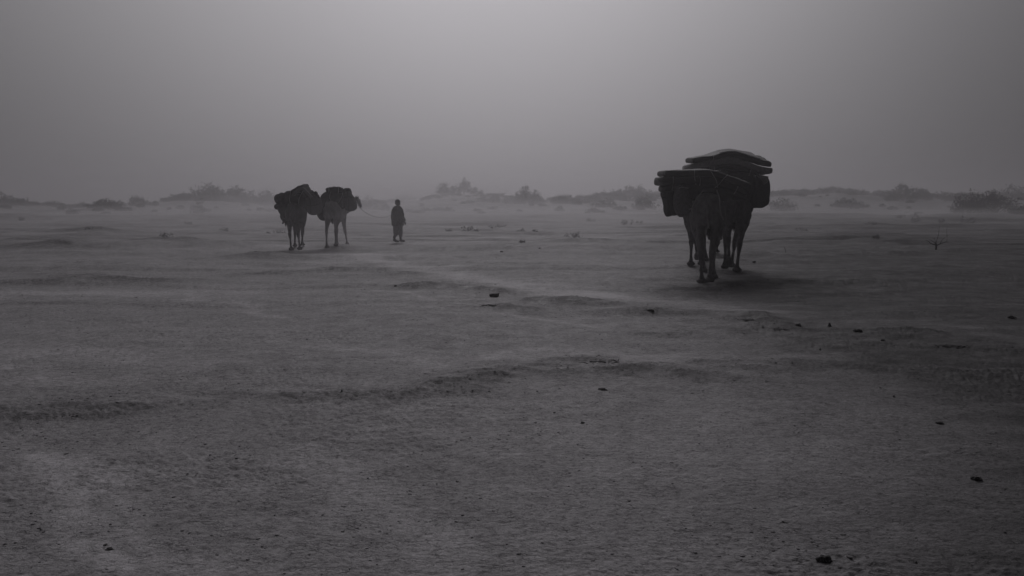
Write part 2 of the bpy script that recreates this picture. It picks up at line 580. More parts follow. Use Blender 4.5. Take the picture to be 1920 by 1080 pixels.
def ground_material():
    m = bpy.data.materials.new("ground_crust")
    m.use_nodes = True
    t = m.node_tree
    b = t.nodes['Principled BSDF']
    b.inputs['Roughness'].default_value = 0.62
    b.inputs['Specular IOR Level'].default_value = 0.12
    tcn = t.nodes.new("ShaderNodeTexCoord")

    def nzz(scale, detail=5, rough=0.6, st=(1, 1, 1), typ="ShaderNodeTexNoise"):
        mp = t.nodes.new("ShaderNodeMapping")
        mp.inputs['Scale'].default_value = st
        t.links.new(tcn.outputs['Object'], mp.inputs[0])
        n = t.nodes.new(typ)
        n.inputs['Scale'].default_value = scale
        if typ == "ShaderNodeTexNoise":
            n.inputs['Detail'].default_value = detail
            n.inputs['Roughness'].default_value = rough
        t.links.new(mp.outputs[0], n.inputs['Vector'])
        return n

    def mr(v, a, b_, c, d):
        n = t.nodes.new("ShaderNodeMapRange")
        t.links.new(v, n.inputs[0])
        for i, q in enumerate((a, b_, c, d)):
            n.inputs[i + 1].default_value = q
        return n.outputs[0]

    mul = lambda a, b_: math_node(t, 'MULTIPLY', a, b_)
    big = mr(nzz(0.16, 4, 0.6, (1, 1.6, 1)).outputs[0], 0.3, 0.7, 0.86, 1.12)
    mid = mr(nzz(1.5, 6, 0.65, (1, 1.5, 1)).outputs[0], 0.3, 0.7, 0.85, 1.14)
    fine = mr(nzz(14, 6, 0.7, (1, 1.7, 1)).outputs[0], 0.34, 0.66, 0.72, 1.24)
    grit = mr(nzz(70, 3, 0.7).outputs[0], 0.35, 0.65, 0.82, 1.16)
    spot = mr(nzz(9, 4, 0.75, (1, 2.2, 1)).outputs[0], 0.60, 0.70, 1.0, 0.5)
    # short fragments of cracks between the flakes of the crust
    def cracks(scale, lo, hi, depth, st):
        mp = t.nodes.new("ShaderNodeMapping"); mp.inputs['Scale'].default_value = st
        mp.inputs['Rotation'].default_value = (0, 0, 0.25)
        t.links.new(tcn.outputs['Object'], mp.inputs[0])
        wn = t.nodes.new("ShaderNodeTexNoise"); wn.inputs['Scale'].default_value = scale * 1.7; wn.inputs['Detail'].default_value = 4
        t.links.new(mp.outputs[0], wn.inputs['Vector'])
        mx = t.nodes.new("ShaderNodeVectorMath"); mx.operation = 'MULTIPLY_ADD'
        t.links.new(wn.outputs['Color'], mx.inputs[0]); mx.inputs[1].default_value = (0.9 / scale,) * 3
        t.links.new(mp.outputs[0], mx.inputs[2])
        vo = t.nodes.new("ShaderNodeTexVoronoi"); vo.feature = 'DISTANCE_TO_EDGE'; vo.inputs['Scale'].default_value = scale
        t.links.new(mx.outputs[0], vo.inputs['Vector'])
        line = mr(vo.outputs['Distance'], 0.0, 0.11, 1.0, 0.0)
        msk = mr(nzz(scale * 0.33, 4, 0.7).outputs[0], lo, hi, 0.0, 1.0)
        return mul(line, msk)
    ck1 = cracks(17, 0.46, 0.66, 0.5, (1, 1.5, 1)); ck2 = cracks(38, 0.44, 0.62, 0.5, (1, 1.3, 1))
    ck = math_node(t, 'MINIMUM', math_node(t, 'ADD', ck1, mul(ck2, 0.7)), 1.0)
    spot2 = mr(nzz(24, 4, 0.7, (1, 1.7, 1)).outputs[0], 0.56, 0.66, 1.0, 0.5)
    base = mul(mul(mul(mul(mul(big, mid), fine), grit), spot), spot2)
    base = mul(base, math_node(t, 'MULTIPLY_ADD', ck, -0.5, 1.04))
    ab = t.nodes.new("ShaderNodeAttribute"); ab.attribute_name = "bank"
    asd = t.nodes.new("ShaderNodeAttribute"); asd.attribute_name = "sand"
    brk = mr(nzz(5, 6, 0.75, (1, 1.6, 1)).outputs[0], 0.36, 0.6, 0.35, 1.25)
    bk = math_node(t, 'MULTIPLY', ab.outputs['Fac'], brk)
    ac = t.nodes.new("ShaderNodeAttribute"); ac.attribute_name = "soil_and_shade"
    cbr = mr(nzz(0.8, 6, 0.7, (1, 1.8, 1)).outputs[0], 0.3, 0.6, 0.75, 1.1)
    soil_and_shade = math_node(t, 'SUBTRACT', 1.0, math_node(t, 'MULTIPLY', math_node(t, 'MINIMUM', mul(ac.outputs['Fac'], cbr), 1.0), 0.82))
    base = mul(base, soil_and_shade)  # darker soil and painted dimming of the light, multiplied into the colour
    bank = math_node(t, 'SUBTRACT', 1.0, math_node(t, 'MULTIPLY', math_node(t, 'MINIMUM', bk, 1.0), 0.6))
    sand = math_node(t, 'MULTIPLY_ADD', asd.outputs['Fac'], 0.9, 1.0)
    val = mul(mul(mul(base, bank), sand), 0.43)
    val = math_node(t, 'MINIMUM', val, 0.68)
    cmb = t.nodes.new("ShaderNodeMixRGB"); cmb.blend_type = 'MULTIPLY'; cmb.inputs[0].default_value = 1
    t.links.new(val, cmb.inputs[1])
    cmb.inputs[2].default_value = (1.0, 0.965, 1.0, 1)
    t.links.new(cmb.outputs[0], b.inputs['Base Color'])
    # sheen of the hard crust varies with loose grit
    rg = mr(nzz(3, 5, 0.6).outputs[0], 0.3, 0.7, 0.6, 0.85)
    t.links.new(rg, b.inputs['Roughness'])
    h1 = nzz(24, 6, 0.7, (1, 1.5, 1)).outputs[0]
    h2 = nzz(110, 4, 0.7).outputs[0]
    hh = math_node(t, 'MULTIPLY_ADD', h2, 0.25, h1)
    hh = math_node(t, 'MULTIPLY_ADD', ck, -0.5, hh)
    bp = t.nodes.new("ShaderNodeBump")
    bp.inputs['Strength'].default_value = 0.55
    bp.inputs['Distance'].default_value = 0.02
    t.links.new(hh, bp.inputs['Height'])
    t.links.new(bp.outputs[0], b.inputs['Normal'])
    return m


GROUND_MAT = ground_material()


# ------------------------------------------------------------------ the ground: one sheet, finer where one stands
def build_ground():
    a_fine = np.linspace(-R(41), R(41), 1000)
    a_rest = np.linspace(R(41), 2 * math.pi - R(41), 122)[1:-1]
    az = np.concatenate([a_fine, a_rest])
    inv = np.linspace(1 / 2.6, 1 / 36.0, 520)
    r1 = 1 / inv
    r2 = np.concatenate([36.0 * np.exp(np.linspace(0, math.log(170 / 36.0), 330))[1:], 170 * np.exp(np.linspace(0, math.log(1500 / 170.0), 110))[1:]])
    r0 = np.array([0.5, 1.2, 2.0])
    rr = np.concatenate([r0, r1, r2])
    A, RR = np.meshgrid(az, rr)
    X = (RR * np.sin(A)).ravel(); Y = (RR * np.cos(A)).ravel()
    z, bank, sand = terrain(X, Y)
    na, nr = len(az), len(rr)
    verts = np.column_stack([X, Y, z])
    verts = np.vstack([verts, [0, 0, gz(0, 0)]])
    i = np.arange(nr - 1)[:, None] * na
    j = np.arange(na)[None, :]
    j2 = (j + 1) % na
    quads = np.stack([i + j, i + j2, i + na + j2, i + na + j], axis=-1).reshape(-1, 4)[:, ::-1]
    tris = np.array([(nr * na, (k + 1) % na, k) for k in range(na)])
    me = bpy.data.meshes.new("ground")
    nv = len(verts); nq = len(quads); ntr = len(tris)
    me.vertices.add(nv)
    me.vertices.foreach_set('co', verts.ravel())
    me.loops.add(nq * 4 + ntr * 3)
    me.loops.foreach_set('vertex_index', np.concatenate([quads.ravel(), tris.ravel()]).astype(np.int32))
    me.polygons.add(nq + ntr)
    ls = np.concatenate([np.arange(nq) * 4, nq * 4 + np.arange(ntr) * 3]).astype(np.int32)
    me.polygons.foreach_set('loop_start', ls)
    me.update(calc_edges=True)
    me.validate()
    # darker soil to the east, deepened to paint the light's fall-off into colour
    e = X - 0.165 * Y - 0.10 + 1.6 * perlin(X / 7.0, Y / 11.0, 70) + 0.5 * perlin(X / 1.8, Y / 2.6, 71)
    soil_and_shade = smooth(-0.6, 1, e / (1.3 + 0.14 * Y)) * (1 - 0.6 * smooth(60, 140, Y))
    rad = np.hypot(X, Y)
    soil_and_shade = np.maximum(soil_and_shade, smooth(120, 185, rad) * np.clip(0.62 + 0.7 * perlin(X / 18, Y / 14, 72), 0.2, 1))
    for nm, arr in (("bank", bank), ("sand", sand), ("soil_and_shade", soil_and_shade)):
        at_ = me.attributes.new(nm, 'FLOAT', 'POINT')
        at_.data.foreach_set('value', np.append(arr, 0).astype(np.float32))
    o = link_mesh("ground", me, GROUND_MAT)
    if me.polygons[5000].normal.z < 0:
        me.flip_normals()
    tag(o, "flat crusted desert ground with low banks and a pale sand track", kind='structure')
    return o


ground = build_ground()


# ------------------------------------------------------------------ haze: the dust in the air
def build_haze():
    s = Shape()
    H, top, bot = 1650.0, 15.0, -4.0
    v = [(-H, -H, bot), (H, -H, bot), (H, H, bot), (-H, H, bot), (-H, -H, top), (H, -H, top), (H, H, top), (-H, H, top)]
    f = [(0, 3, 2, 1), (4, 5, 6, 7), (0, 1, 5, 4), (1, 2, 6, 5), (2, 3, 7, 6), (3, 0, 4, 7)]
    me = np_mesh("haze", v, f)
    m = bpy.data.materials.new("dust_haze")
    m.use_nodes = True
    t = m.node_tree
    t.nodes.clear()
    pv = t.nodes.new("ShaderNodeVolumePrincipled")
    pv.inputs['Color'].default_value = (0.76, 0.742, 0.765, 1)
    pv.inputs['Density'].default_value = HAZE_DENSITY
    pv.inputs['Anisotropy'].default_value = 0.8
    o_ = t.nodes.new("ShaderNodeOutputMaterial")
    t.links.new(pv.outputs[0], o_.inputs['Volume'])
    o = link_mesh("haze", me, m, shade=False)
    tag(o, "pale blown dust filling the air over the plain", kind='stuff')


build_haze()


# ------------------------------------------------------------------ camels
def camel(base, yaw, scale, furm, feet, label, neck=None, tail_swing=0.0, group='loaded pack camels'):
    """feet: hind left, hind right, fore left, fore right as (x, y, lift) in the camel's own frame (y forward)"""
    root = empty("camel", base, yaw)
    root.scale = (scale, scale, scale)
    tag(root, label, 'camel', group)
    Mw = Matrix.Translation(base) @ Matrix.Rotation(yaw, 4, 'Z') @ Matrix.Scale(scale, 4)

    def groundz(x, y):
        w = Mw @ Vector((x, y, 0))
        return (gz(w.x, w.y) - base[2]) / scale

    s = Shape()
    s.loft([((0, -0.36, 1.44), 0.09, 0.14), ((0, -0.30, 1.45), 0.20, 0.27), ((0, -0.16, 1.48), 0.29, 0.36), ((0, 0.05, 1.50), 0.33, 0.38),
            ((0, 0.30, 1.49), 0.34, 0.38), ((0, 0.55, 1.48), 0.37, 0.41), ((0, 0.85, 1.47), 0.40, 0.45), ((0, 1.10, 1.46), 0.37, 0.46),
            ((0, 1.32, 1.45), 0.28, 0.42), ((0, 1.50, 1.42), 0.17, 0.30), ((0, 1.58, 1.40), 0.08, 0.18)])
    s.blob((0, 0.62, 1.86), (0.20, 0.38, 0.26))
    # hip bones and rump fall
    for sx in (-1, 1):
        s.blob((sx * 0.15, -0.10, 1.72), (0.11, 0.16, 0.11))
    # hind legs
    for sx, (fx, fy, lift) in ((-1, feet[0]), (1, feet[1])):
        g = groundz(fx, fy) + lift
        hip = (sx * 0.13, -0.06, 1.52)
        stif = (sx * 0.19, 0.16 + 0.15 * fy, 1.12)
        hock = (0.45 * sx * 0.15 + 0.55 * fx, fy - 0.10, 0.64 + lift * 0.6)
        mid = tuple(0.5 * (a + b) + c for a, b, c in zip(stif, hock, (0, -0.03, 0.02)))
        fet = (fx, fy - 0.05, g + 0.15)
        s.limb([hip, (sx * 0.17, 0.02, 1.30), stif, mid, hock], [0.22, 0.21, 0.155, 0.088, 0.060])
        s.tube([(sx * 0.12, -0.26, 1.45), (sx * 0.13, -0.20, 1.15), (hock[0], hock[1] + 0.02, 0.75)], [0.12, 0.10, 0.04], 12)
        shin = tuple(0.5 * (a + b) for a, b in zip(hock, fet))
        s.limb([hock, shin, fet], [0.070, 0.037, 0.045])
        if lift < 0.08:
            s.limb([fet, (fx, fy + 0.03, g + 0.07)], [0.05, 0.07])
            s.blob((fx, fy + 0.02, g + 0.05), (0.115, 0.135, 0.062))
            s.blob((fx - 0.045, fy + 0.10, g + 0.04), (0.05, 0.06, 0.042)); s.blob((fx + 0.045, fy + 0.10, g + 0.04), (0.05, 0.06, 0.042))
        else:   # foot folded back, sole to the rear
            s.limb([fet, (fx, fy - 0.12, g + 0.10)], [0.05, 0.065])
            s.blob((fx, fy - 0.15, g + 0.06), (0.085, 0.05, 0.115))
    # fore legs
    for sx, (fx, fy, lift) in ((-1, feet[2]), (1, feet[3])):
        g = groundz(fx, fy) + lift
        knee = (0.5 * sx * 0.14 + 0.5 * fx, 0.5 * (1.22 + fy) + 0.04 + lift * 0.4, 0.62 + lift * 0.5)
        fet = (fx, fy - 0.04, g + 0.15)
        s.limb([(sx * 0.17, 1.30, 1.48), (sx * 0.19, 1.20, 1.16), tuple(0.5 * (a + b) for a, b in zip((sx * 0.18, 1.2, 1.12), knee)), knee],
               [0.18, 0.135, 0.078, 0.072])
        s.limb([knee, tuple(0.5 * (a + b) for a, b in zip(knee, fet)), fet], [0.072, 0.038, 0.045])
        if lift < 0.08:
            s.limb([fet, (fx, fy + 0.03, g + 0.07)], [0.052, 0.075])
            s.blob((fx, fy + 0.02, g + 0.045), (0.11, 0.13, 0.055))
            s.blob((fx - 0.05, fy + 0.11, g + 0.04), (0.055, 0.06, 0.042)); s.blob((fx + 0.05, fy + 0.11, g + 0.04), (0.055, 0.06, 0.042))
        else:
            s.limb([fet, (fx, fy - 0.12, g + 0.10)], [0.05, 0.07])
            s.blob((fx, fy - 0.15, g + 0.05), (0.09, 0.05, 0.12))
    # chest pad
    s.blob((0, 1.18, 1.02), (0.11, 0.13, 0.09))
    # neck and head
    if neck is None:
        neck = [(0, 1.42, 1.46), (0, 1.70, 1.28), (0, 1.98, 1.34), (0, 2.18, 1.62), (0, 2.28, 1.92)]
        look = Vector((0, 1, -0.15))
    else:
        neck, look = neck
        look = Vector(look)
    s.limb(neck, [0.22, 0.15, 0.12, 0.10, 0.095])
    look.normalize()
    side = look.cross(Vector((0, 0, 1))).normalized()
    up = side.cross(look)
    h = Vector(neck[-1]) + up * 0.03
    s.limb([h, h + look * 0.16 + up * 0.01, h + look * 0.30 - up * 0.02, h + look * 0.40 - up * 0.04], [0.105, 0.10, 0.072, 0.062])
    s.blob(h + look * 0.40 - up * 0.10, (0.045, 0.045, 0.035))
    for k in (-1, 1):
        s.blob(h + look * 0.12 + side * k * 0.085 + up * 0.05, (0.03, 0.03, 0.03))
        s.tube([h - look * 0.02 + side * k * 0.06 + up * 0.08, h - look * 0.05 + side * k * 0.10 + up * 0.15], [0.032, 0.014], 8)
    me = s.fused("body", 0.017, 5, 0.006, 0.09)
    link_mesh("body", me, furm, root)
    # tail with dark tuft
    t = Shape()
    sw = tail_swing
    t.tube([(0, -0.34, 1.60), (sw * 0.2, -0.42, 1.50), (sw * 0.5, -0.43, 1.30), (sw * 0.9, -0.40, 1.12)], [0.045, 0.035, 0.026, 0.03], 10)
    tl = link_mesh("tail", t.fused("tail", 0.012, 2), furm, root)
    u = Shape()
    rnd = random.Random(3)
    for k in range(26):
        a = rnd.uniform(0, 6.28); q = rnd.uniform(0.0, 0.025)
        p0 = Vector((sw * 0.85 + q * math.cos(a), -0.40 + q * math.sin(a), 1.18 - rnd.uniform(0, 0.08)))
        p1 = p0 + Vector((rnd.uniform(-0.03, 0.03) + sw * 0.08, rnd.uniform(-0.03, 0.03), -rnd.uniform(0.10, 0.22)))
        u.tube([p0, (p0 + p1) / 2 + Vector((0, -0.008, 0)), p1], [0.009, 0.008, 0.002], 5)
    link_mesh("hair_tuft", u.mesh("hair_tuft"), M['tuft'], tl)
    return root, Mw


def catmull(P, n=6):
    P = [Vector(p) for p in P]
    Q = [2 * P[0] - P[1]] + P + [2 * P[-1] - P[-2]]
    out_ = []
    for i in range(1, len(Q) - 2):
        for k in range(n):
            t = k / n
            a, b, c, d = Q[i - 1], Q[i], Q[i + 1], Q[i + 2]
            out_.append(0.5 * ((2 * b) + (c - a) * t + (2 * a - 5 * b + 4 * c - d) * t * t + (3 * b - 3 * c + d - a) * t ** 3))
    out_.append(P[-1])
    return out_


def slab(name, pix, Ymid, depth, thick, material, rise=0.0, lump=0.010, thick_end=None, seed=0, edge=0.45):
    """a bendy pad lying across a camel: pix is its upper edge as photo pixels at distance Ymid - depth/2"""
    y0 = Ymid - depth / 2
    line = catmull([at(p[0], p[1], y0) for p in pix], 7)
    cen = sum(line, Vector()) / len(line)
    ny = 13
    v, f = [], []
    sec = []
    # closed cross-section in (depth fraction, thickness fraction), rounded corners
    nb = 10
    for k in range(nb + 1):
        sec.append((k / nb, 0.0))
    for k in range(1, 4):
        sec.append((1.0, -k / 4))
    for k in range(nb, -1, -1):
        sec.append((k / nb, -1.0))
    for k in range(3, 0, -1):
        sec.append((0.0, -k / 4))
    ns = len(sec)
    n = len(line)
    for i, p in enumerate(line):
        tg = (line[min(i + 1, n - 1)] - line[max(i - 1, 0)]).normalized()
        nrm_ = Vector((-tg.z, 0, tg.x))
        u = i / (n - 1)
        endr = min(1.0, min(u, 1 - u) * n / 2.2)          # rounded ends
        tt = thick if thick_end is None else thick + (thick_end - thick) * u
        for (a, b) in sec:
            e = min(a, 1 - a)
            corner = 1 - (1 - min(1, e / 0.10)) ** 2 * edge * 0.5
            hb = (b + 0.5) * (0.80 + 0.20 * math.sqrt(max(0, endr))) * corner - 0.5
            q = p + nrm_ * (hb * tt) + Vector((0, a * depth, 0))
            q.z += rise * a * (0.2 + 0.8 * u)
            q.x += (1 - endr) * (0.02 if i < n / 2 else -0.02) * abs(b + 0.5)
            w = mnoise.noise(Vector((q.x * 4 + seed, q.y * 4, q.z * 4))) * lump * 1.3 + mnoise.noise(Vector((q.x * 9, q.y * 12 + seed, q.z * 14))) * lump * 0.9
            q += nrm_ * w
            v.append(q - cen)
    for i in range(n - 1):
        for k in range(ns):
            k2 = (k + 1) % ns
            f.append((i * ns + k, i * ns + k2, (i + 1) * ns + k2, (i + 1) * ns + k))
    f.append(tuple(range(ns - 1, -1, -1)))
    f.append(tuple((n - 1) * ns + k for k in range(ns)))
    me = np_mesh(name, v, f)
    bm = bmesh.new(); bm.from_mesh(me); bmesh.ops.recalc_face_normals(bm, faces=bm.faces); bm.to_mesh(me); bm.free()
    o = link_mesh(name, me, material, loc=cen)
    return o


def rope_part(pts, r, material, parent=None, name="tie_rope", loc=None):
    pts = catmull(pts, 5)
    c = Vector(loc) if loc is not None else Vector((0, 0, 0))
    s = Shape().tube([p - c for p in pts], r, 6)
    return link_mesh(name, s.mesh(name), material, parent)


def sack(name, cpx, cpy, Y, wpx, hpx, depth, material, shape=2.6, taper=0.0, lump=0.03, seed=0, tilt=0.0, dent=0.0):
    """a filled soft bag; centre, width and height in photo pixels at distance Y"""
    k = Y / FPX
    c = at(cpx, cpy, Y)
    rx, rz, ry = wpx * k / 2, hpx * k / 2, depth / 2
    bm = bmesh.new()
    bmesh.ops.create_icosphere(bm, subdivisions=4, radius=1)
    for v in bm.verts:
        d = v.co.normalized()
        e = 2.0 / shape
        q = Vector([math.copysign(abs(x) ** e, x) for x in d])
        q = Vector((q.x * rx * (1 - taper * q.z), q.y * ry * (1 - taper * q.z), q.z * rz))
        n1 = mnoise.noise(Vector((q.x * 3.2 + seed, q.y * 3.2, q.z * 3.2 + seed)))
        n2 = mnoise.noise(Vector((q.x * 9 + seed, q.y * 9, q.z * 5)))
        n3 = mnoise.noise(Vector((q.x * 22 + seed, q.y * 22, q.z * 14)))
        q += d * (n1 * lump * 1.6 + n2 * lump + n3 * lump * 0.35)
        q.z -= dent * math.exp(-(q.x / (rx * 0.5)) ** 2) * max(0, d.z)
        v.co = Matrix.Rotation(tilt, 3, 'Y') @ q
    me = bpy.data.meshes.new(name)
    bm.to_mesh(me); bm.free()
    return link_mesh(name, me, material, loc=c)


def groundspan(px, Y):
    x = (px - 960) / FPX * Y
    return Vector((x, Y, gz(x, Y)))


def feet_from_pixels(Mw_inv, spec):
    out_ = []
    for (px, Y, lift) in spec:
        x = (px - 960) / FPX * Y
        p = Mw_inv @ Vector((x, Y, 0))
        out_.append((p.x, p.y, lift))
    return out_


def place_camel(px, Y, yaw_deg, scale, furm, spec, label, **kw):
    b = groundspan(px, Y)
    Mw = Matrix.Translation(b) @ Matrix.Rotation(R(yaw_deg), 4, 'Z') @ Matrix.Scale(scale, 4)
    ft = feet_from_pixels(Mw.inverted(), spec)
    return camel(b, R(yaw_deg), scale, furm, ft, label, **kw)


# C1 nearest, C2 right of it, C3 ahead of both; C4 and C5 on the left
c1, m1 = place_camel(1325, 18.45, -13, 1.02, M['fur_mid'],
                     [(1317, 17.95, 0), (1332, 18.25, 0), (1320, 20.2, 0), (1339, 18.95, 0)],
                     "nearest camel seen from behind under the lower mattress stack", tail_swing=0.04)
c2, m2 = place_camel(1377, 20.6, -12, 1.02, M['fur_dark'],
                     [(1367, 21.2, 0.17), (1383, 20.3, 0), (1360, 21.9, 0), (1373, 22.4, 0)],
                     "camel on the right of the big group under the tallest mattress pile", tail_swing=-0.05)
c3, m3 = place_camel(1306, 22.7, -11, 1.0, M['fur_dark'],
                     [(1296, 22.4, 0), (1316, 23.0, 0), (1307, 24.6, 0.10), (1324, 24.0, 0)],
                     "camel walking ahead of the nearest camel, only its legs showing left of it")
c4, m4 = place_camel(553, 30.6, 6, 0.90, M['fur_dark'],
                     [(546, 30.2, 0), (562, 30.4, 0), (553, 31.3, 0), (567, 31.5, 0)],
                     "dark camel at the far left with a peaked load and a round bag", tail_swing=-0.3, group='loaded pack camels')
c5, m5 = place_camel(624, 31.4, -1, 0.90, M['fur_pale'],
                     [(613, 31.2, 0), (630, 31.5, 0), (633, 33.2, 0), (651, 33.6, 0)],
                     "pale camel led on a rope by the walking man", tail_swing=0.1,
                     neck=([(0.02, 1.42, 1.46), (0.24, 1.62, 1.46), (0.44, 1.76, 1.62), (0.54, 1.84, 1.80), (0.60, 1.90, 1.93)], (0.42, 0.55, -0.75)))

# rump straps (light rope lines) of the nearest camel
y_ = 18.02
rs = [at(1319, 357, 18.3), at(1311, 366, 18.05), at(1303, 378, 18.0), at(1297, 392, 18.05), at(1299, 400, 18.1)]
inv = m1.inverted()
rope_part([inv @ p for p in rs], 0.011, M['rope'], c1, "rump_strap")
rs = [at(1344, 357, 18.3), at(1349, 372, 18.08), at(1350, 388, 17.98), at(1352, 402, 17.98), at(1357, 413, 18.05)]
rope_part([inv @ p for p in rs], 0.013, M['rope'], c1, "rump_strap")

# ---- load of the nearest camel
G1, G2, G3 = "mattresses roped on the nearest camel", "mattresses roped on the right camel", "bags hung on the camels"
ma = slab("mattress", [(1246, 319.5), (1270, 319), (1300, 319), (1325, 318.5), (1345, 321), (1370, 330), (1392, 338), (1411, 345)], 18.95, 0.95, 0.145, M['mattress_dark'], rise=0.13, seed=1)
tag(ma, "thin dark mattress on top of the lower stack, its pale upper edge drooping right", 'mattress', G1)
mb = slab("mattress", [(1241, 330), (1262, 331), (1300, 331), (1330, 331), (1352, 336), (1380, 347), (1406, 357)], 18.97, 1.0, 0.19, M['mattress_dark'], seed=2, thick_end=0.12)
tag(mb, "thick dark mattress with a bulging left end under the thin one", 'mattress', G1)
mc = slab("mattress", [(1248, 346), (1280, 344), (1320, 345), (1350, 349), (1378, 359), (1403, 369)], 19.0, 0.95, 0.16, M['mattress_dark'], seed=3, thick_end=0.09)
tag(mc, "lowest dark mattress lying on the nearest camel's back", 'mattress', G1)
for pts in ([at(1302, 318.5, 18.45), at(1302.5, 326, 18.44), at(1303, 336, 18.46), at(1305, 346, 18.5)],
            [at(1332, 319, 18.45), at(1337, 328, 18.43), at(1343, 338, 18.45), at(1346, 352, 18.5)],
            [at(1364, 328, 18.45), at(1356, 336, 18.43), at(1348, 346, 18.46), at(1338, 354, 18.5)]):
    c = ma.location
    rope_part([p - c for p in pts], 0.006, M['mattress_mid'], ma)
b1 = sack("pannier_bag", 1263, 373, 19.0, 40, 64, 0.75, M['sack'], 3.0, taper=0.10, seed=4, tilt=R(-4))
tag(b1, "dark pannier bag with an iron ring at the far left of the big group", 'bag', G3)
b2 = sack("grain_sack", 1281, 376, 18.5, 34, 60, 0.35, M['sack_mid'], 2.3, taper=0.18, seed=5, tilt=R(-6), lump=0.02)
tag(b2, "slightly paler sack tied between the dark pannier bag and the nearest camel", 'sack', G3)
# iron ring and cord at the bag's side
rp = at(1243.5, 365.5, 18.75)
rg_ = Shape().tube([rp - b1.location + Vector((0.030 * math.cos(a), 0, 0.036 * math.sin(a))) for a in np.linspace(0, 2 * math.pi, 19)], 0.009, 6)
link_mesh("iron_ring", rg_.mesh("iron_ring"), M['iron'], b1)
rope_part([at(1250, 350, 18.7) - b1.location, at(1246, 355, 18.7) - b1.location, at(1243, 361, 18.74) - b1.location], 0.016, M['rope_dark'], b1)
sk = sack("blanket_pad", 1330, 362, 18.95, 84, 34, 1.0, M['sack'], 2.6, seed=9, lump=0.015)
tag(sk, "dark saddle pad between the nearest camel's back and its mattresses", 'saddle pad')

# ---- load of the right camel
md = slab("mattress", [(1300, 295.5), (1318, 293.5), (1337, 292), (1352, 287.5), (1368, 285.5), (1385, 287), (1405, 293), (1430, 300), (1448, 304)], 21.3, 1.0, 0.145, M['mattress_dark'], rise=0.22, seed=6)
tag(md, "topmost dark mattress bent over the tallest pile", 'mattress', G2)
cpar = md.location
rope_part([at(1338, 292, 20.79) - cpar, at(1338.5, 300, 20.77) - cpar, at(1339, 312, 20.79) - cpar, at(1340, 322, 20.8) - cpar], 0.006, M['mattress_mid'], md)
sheen_layer = slab("mattress_sheen", [(1352, 285.5), (1368, 283), (1385, 284.5), (1405, 291), (1428, 298)], 21.32, 0.96, 0.02, M['foam'], rise=0.23, seed=7, lump=0.004)  # thin pale layer added to put a sheen on the mattress top
tag(sheen_layer, "thin pale layer painting the sheen on the topmost mattress of the tallest pile", 'sheen layer')
me_ = slab("mattress", [(1294, 308), (1306, 305), (1330, 300), (1352, 296), (1370, 293.5), (1386, 296), (1410, 305), (1432, 312), (1449.5, 313.5)], 21.3, 1.05, 0.165, M['mattress_mid'], seed=8)
tag(me_, "paler foam mattress second from the top of the tallest pile", 'mattress', G2)
mf = slab("folded_blanket", [(1286, 317.5), (1300, 315), (1330, 310), (1365, 307), (1395, 311), (1415, 317), (1426, 320)], 21.3, 1.0, 0.13, M['blanket'], seed=9, lump=0.02)
tag(mf, "rough folded blanket squeezed under the pale foam mattress", 'blanket')
mg = slab("folded_blanket", [(1300, 326), (1340, 321), (1370, 319), (1395, 321), (1415, 326)], 21.3, 0.95, 0.24, M['blanket'], seed=12, lump=0.03)
tag(mg, "thick dark folded blanket at the bottom of the tallest pile", 'blanket')
flap = Shape()
fp = [at(1418, 326, 20.75), at(1441, 331, 20.75), at(1440, 341, 20.72), at(1433, 346, 20.7), at(1426, 336, 20.7)]
fc = sum(fp, Vector()) / 5
base_i = []
for k, p in enumerate(fp):
    flap.v += [p - fc, p - fc + Vector((0.0, 0.25, 0.02))]
flap.f = [(0, 2, 4, 6, 8), (9, 7, 5, 3, 1)] + [(2 * k, 2 * ((k + 1) % 5), 2 * ((k + 1) % 5) + 1, 2 * k + 1)[::-1] for k in range(5)]
fl = link_mesh("tarpaulin_flap", flap.mesh("tarpaulin_flap"), M['mattress_mid'], loc=fc, shade=False)
tag(fl, "stiff tarpaulin corner sticking out above the right pannier bag", 'tarpaulin')
b3 = sack("pannier_bag", 1422, 360, 21.2, 33, 58, 0.8, M['sack'], 4.5, taper=0.0, seed=14, lump=0.02)
tag(b3, "upright dark pannier bag with a rounded bottom at the far right of the group", 'bag', G3)
kn = Shape()
for k in range(7):
    kn.blob(at(1437 + random.uniform(-2, 3), 346 + random.uniform(-3, 5), 20.9) - b3.location, (0.03, 0.03, 0.028), 8, 6)
link_mesh("rope_knot", kn.mesh("rope_knot"), M['rope_dark'], b3)
b4 = sack("bundle", 1387, 352, 21.3, 66, 56, 0.95, M['sack'], 2.5, seed=16)
tag(b4, "dark bundle on the right camel's back below the blankets", 'bundle')
b4b = sack("pannier_bag", 1398, 382, 21.6, 22, 40, 0.8, M['sack'], 2.4, seed=17)
tag(b4b, "small dark bag against the right camel's flank below the bundle", 'bag', G3)
# ---- load of the camel ahead (hidden but there)
b5 = sack("bundle", 1306, 350, 23.5, 88, 44, 1.1, M['sack'], 2.5, seed=18)
tag(b5, "dark bundle carried by the camel ahead of the nearest one", 'bundle')

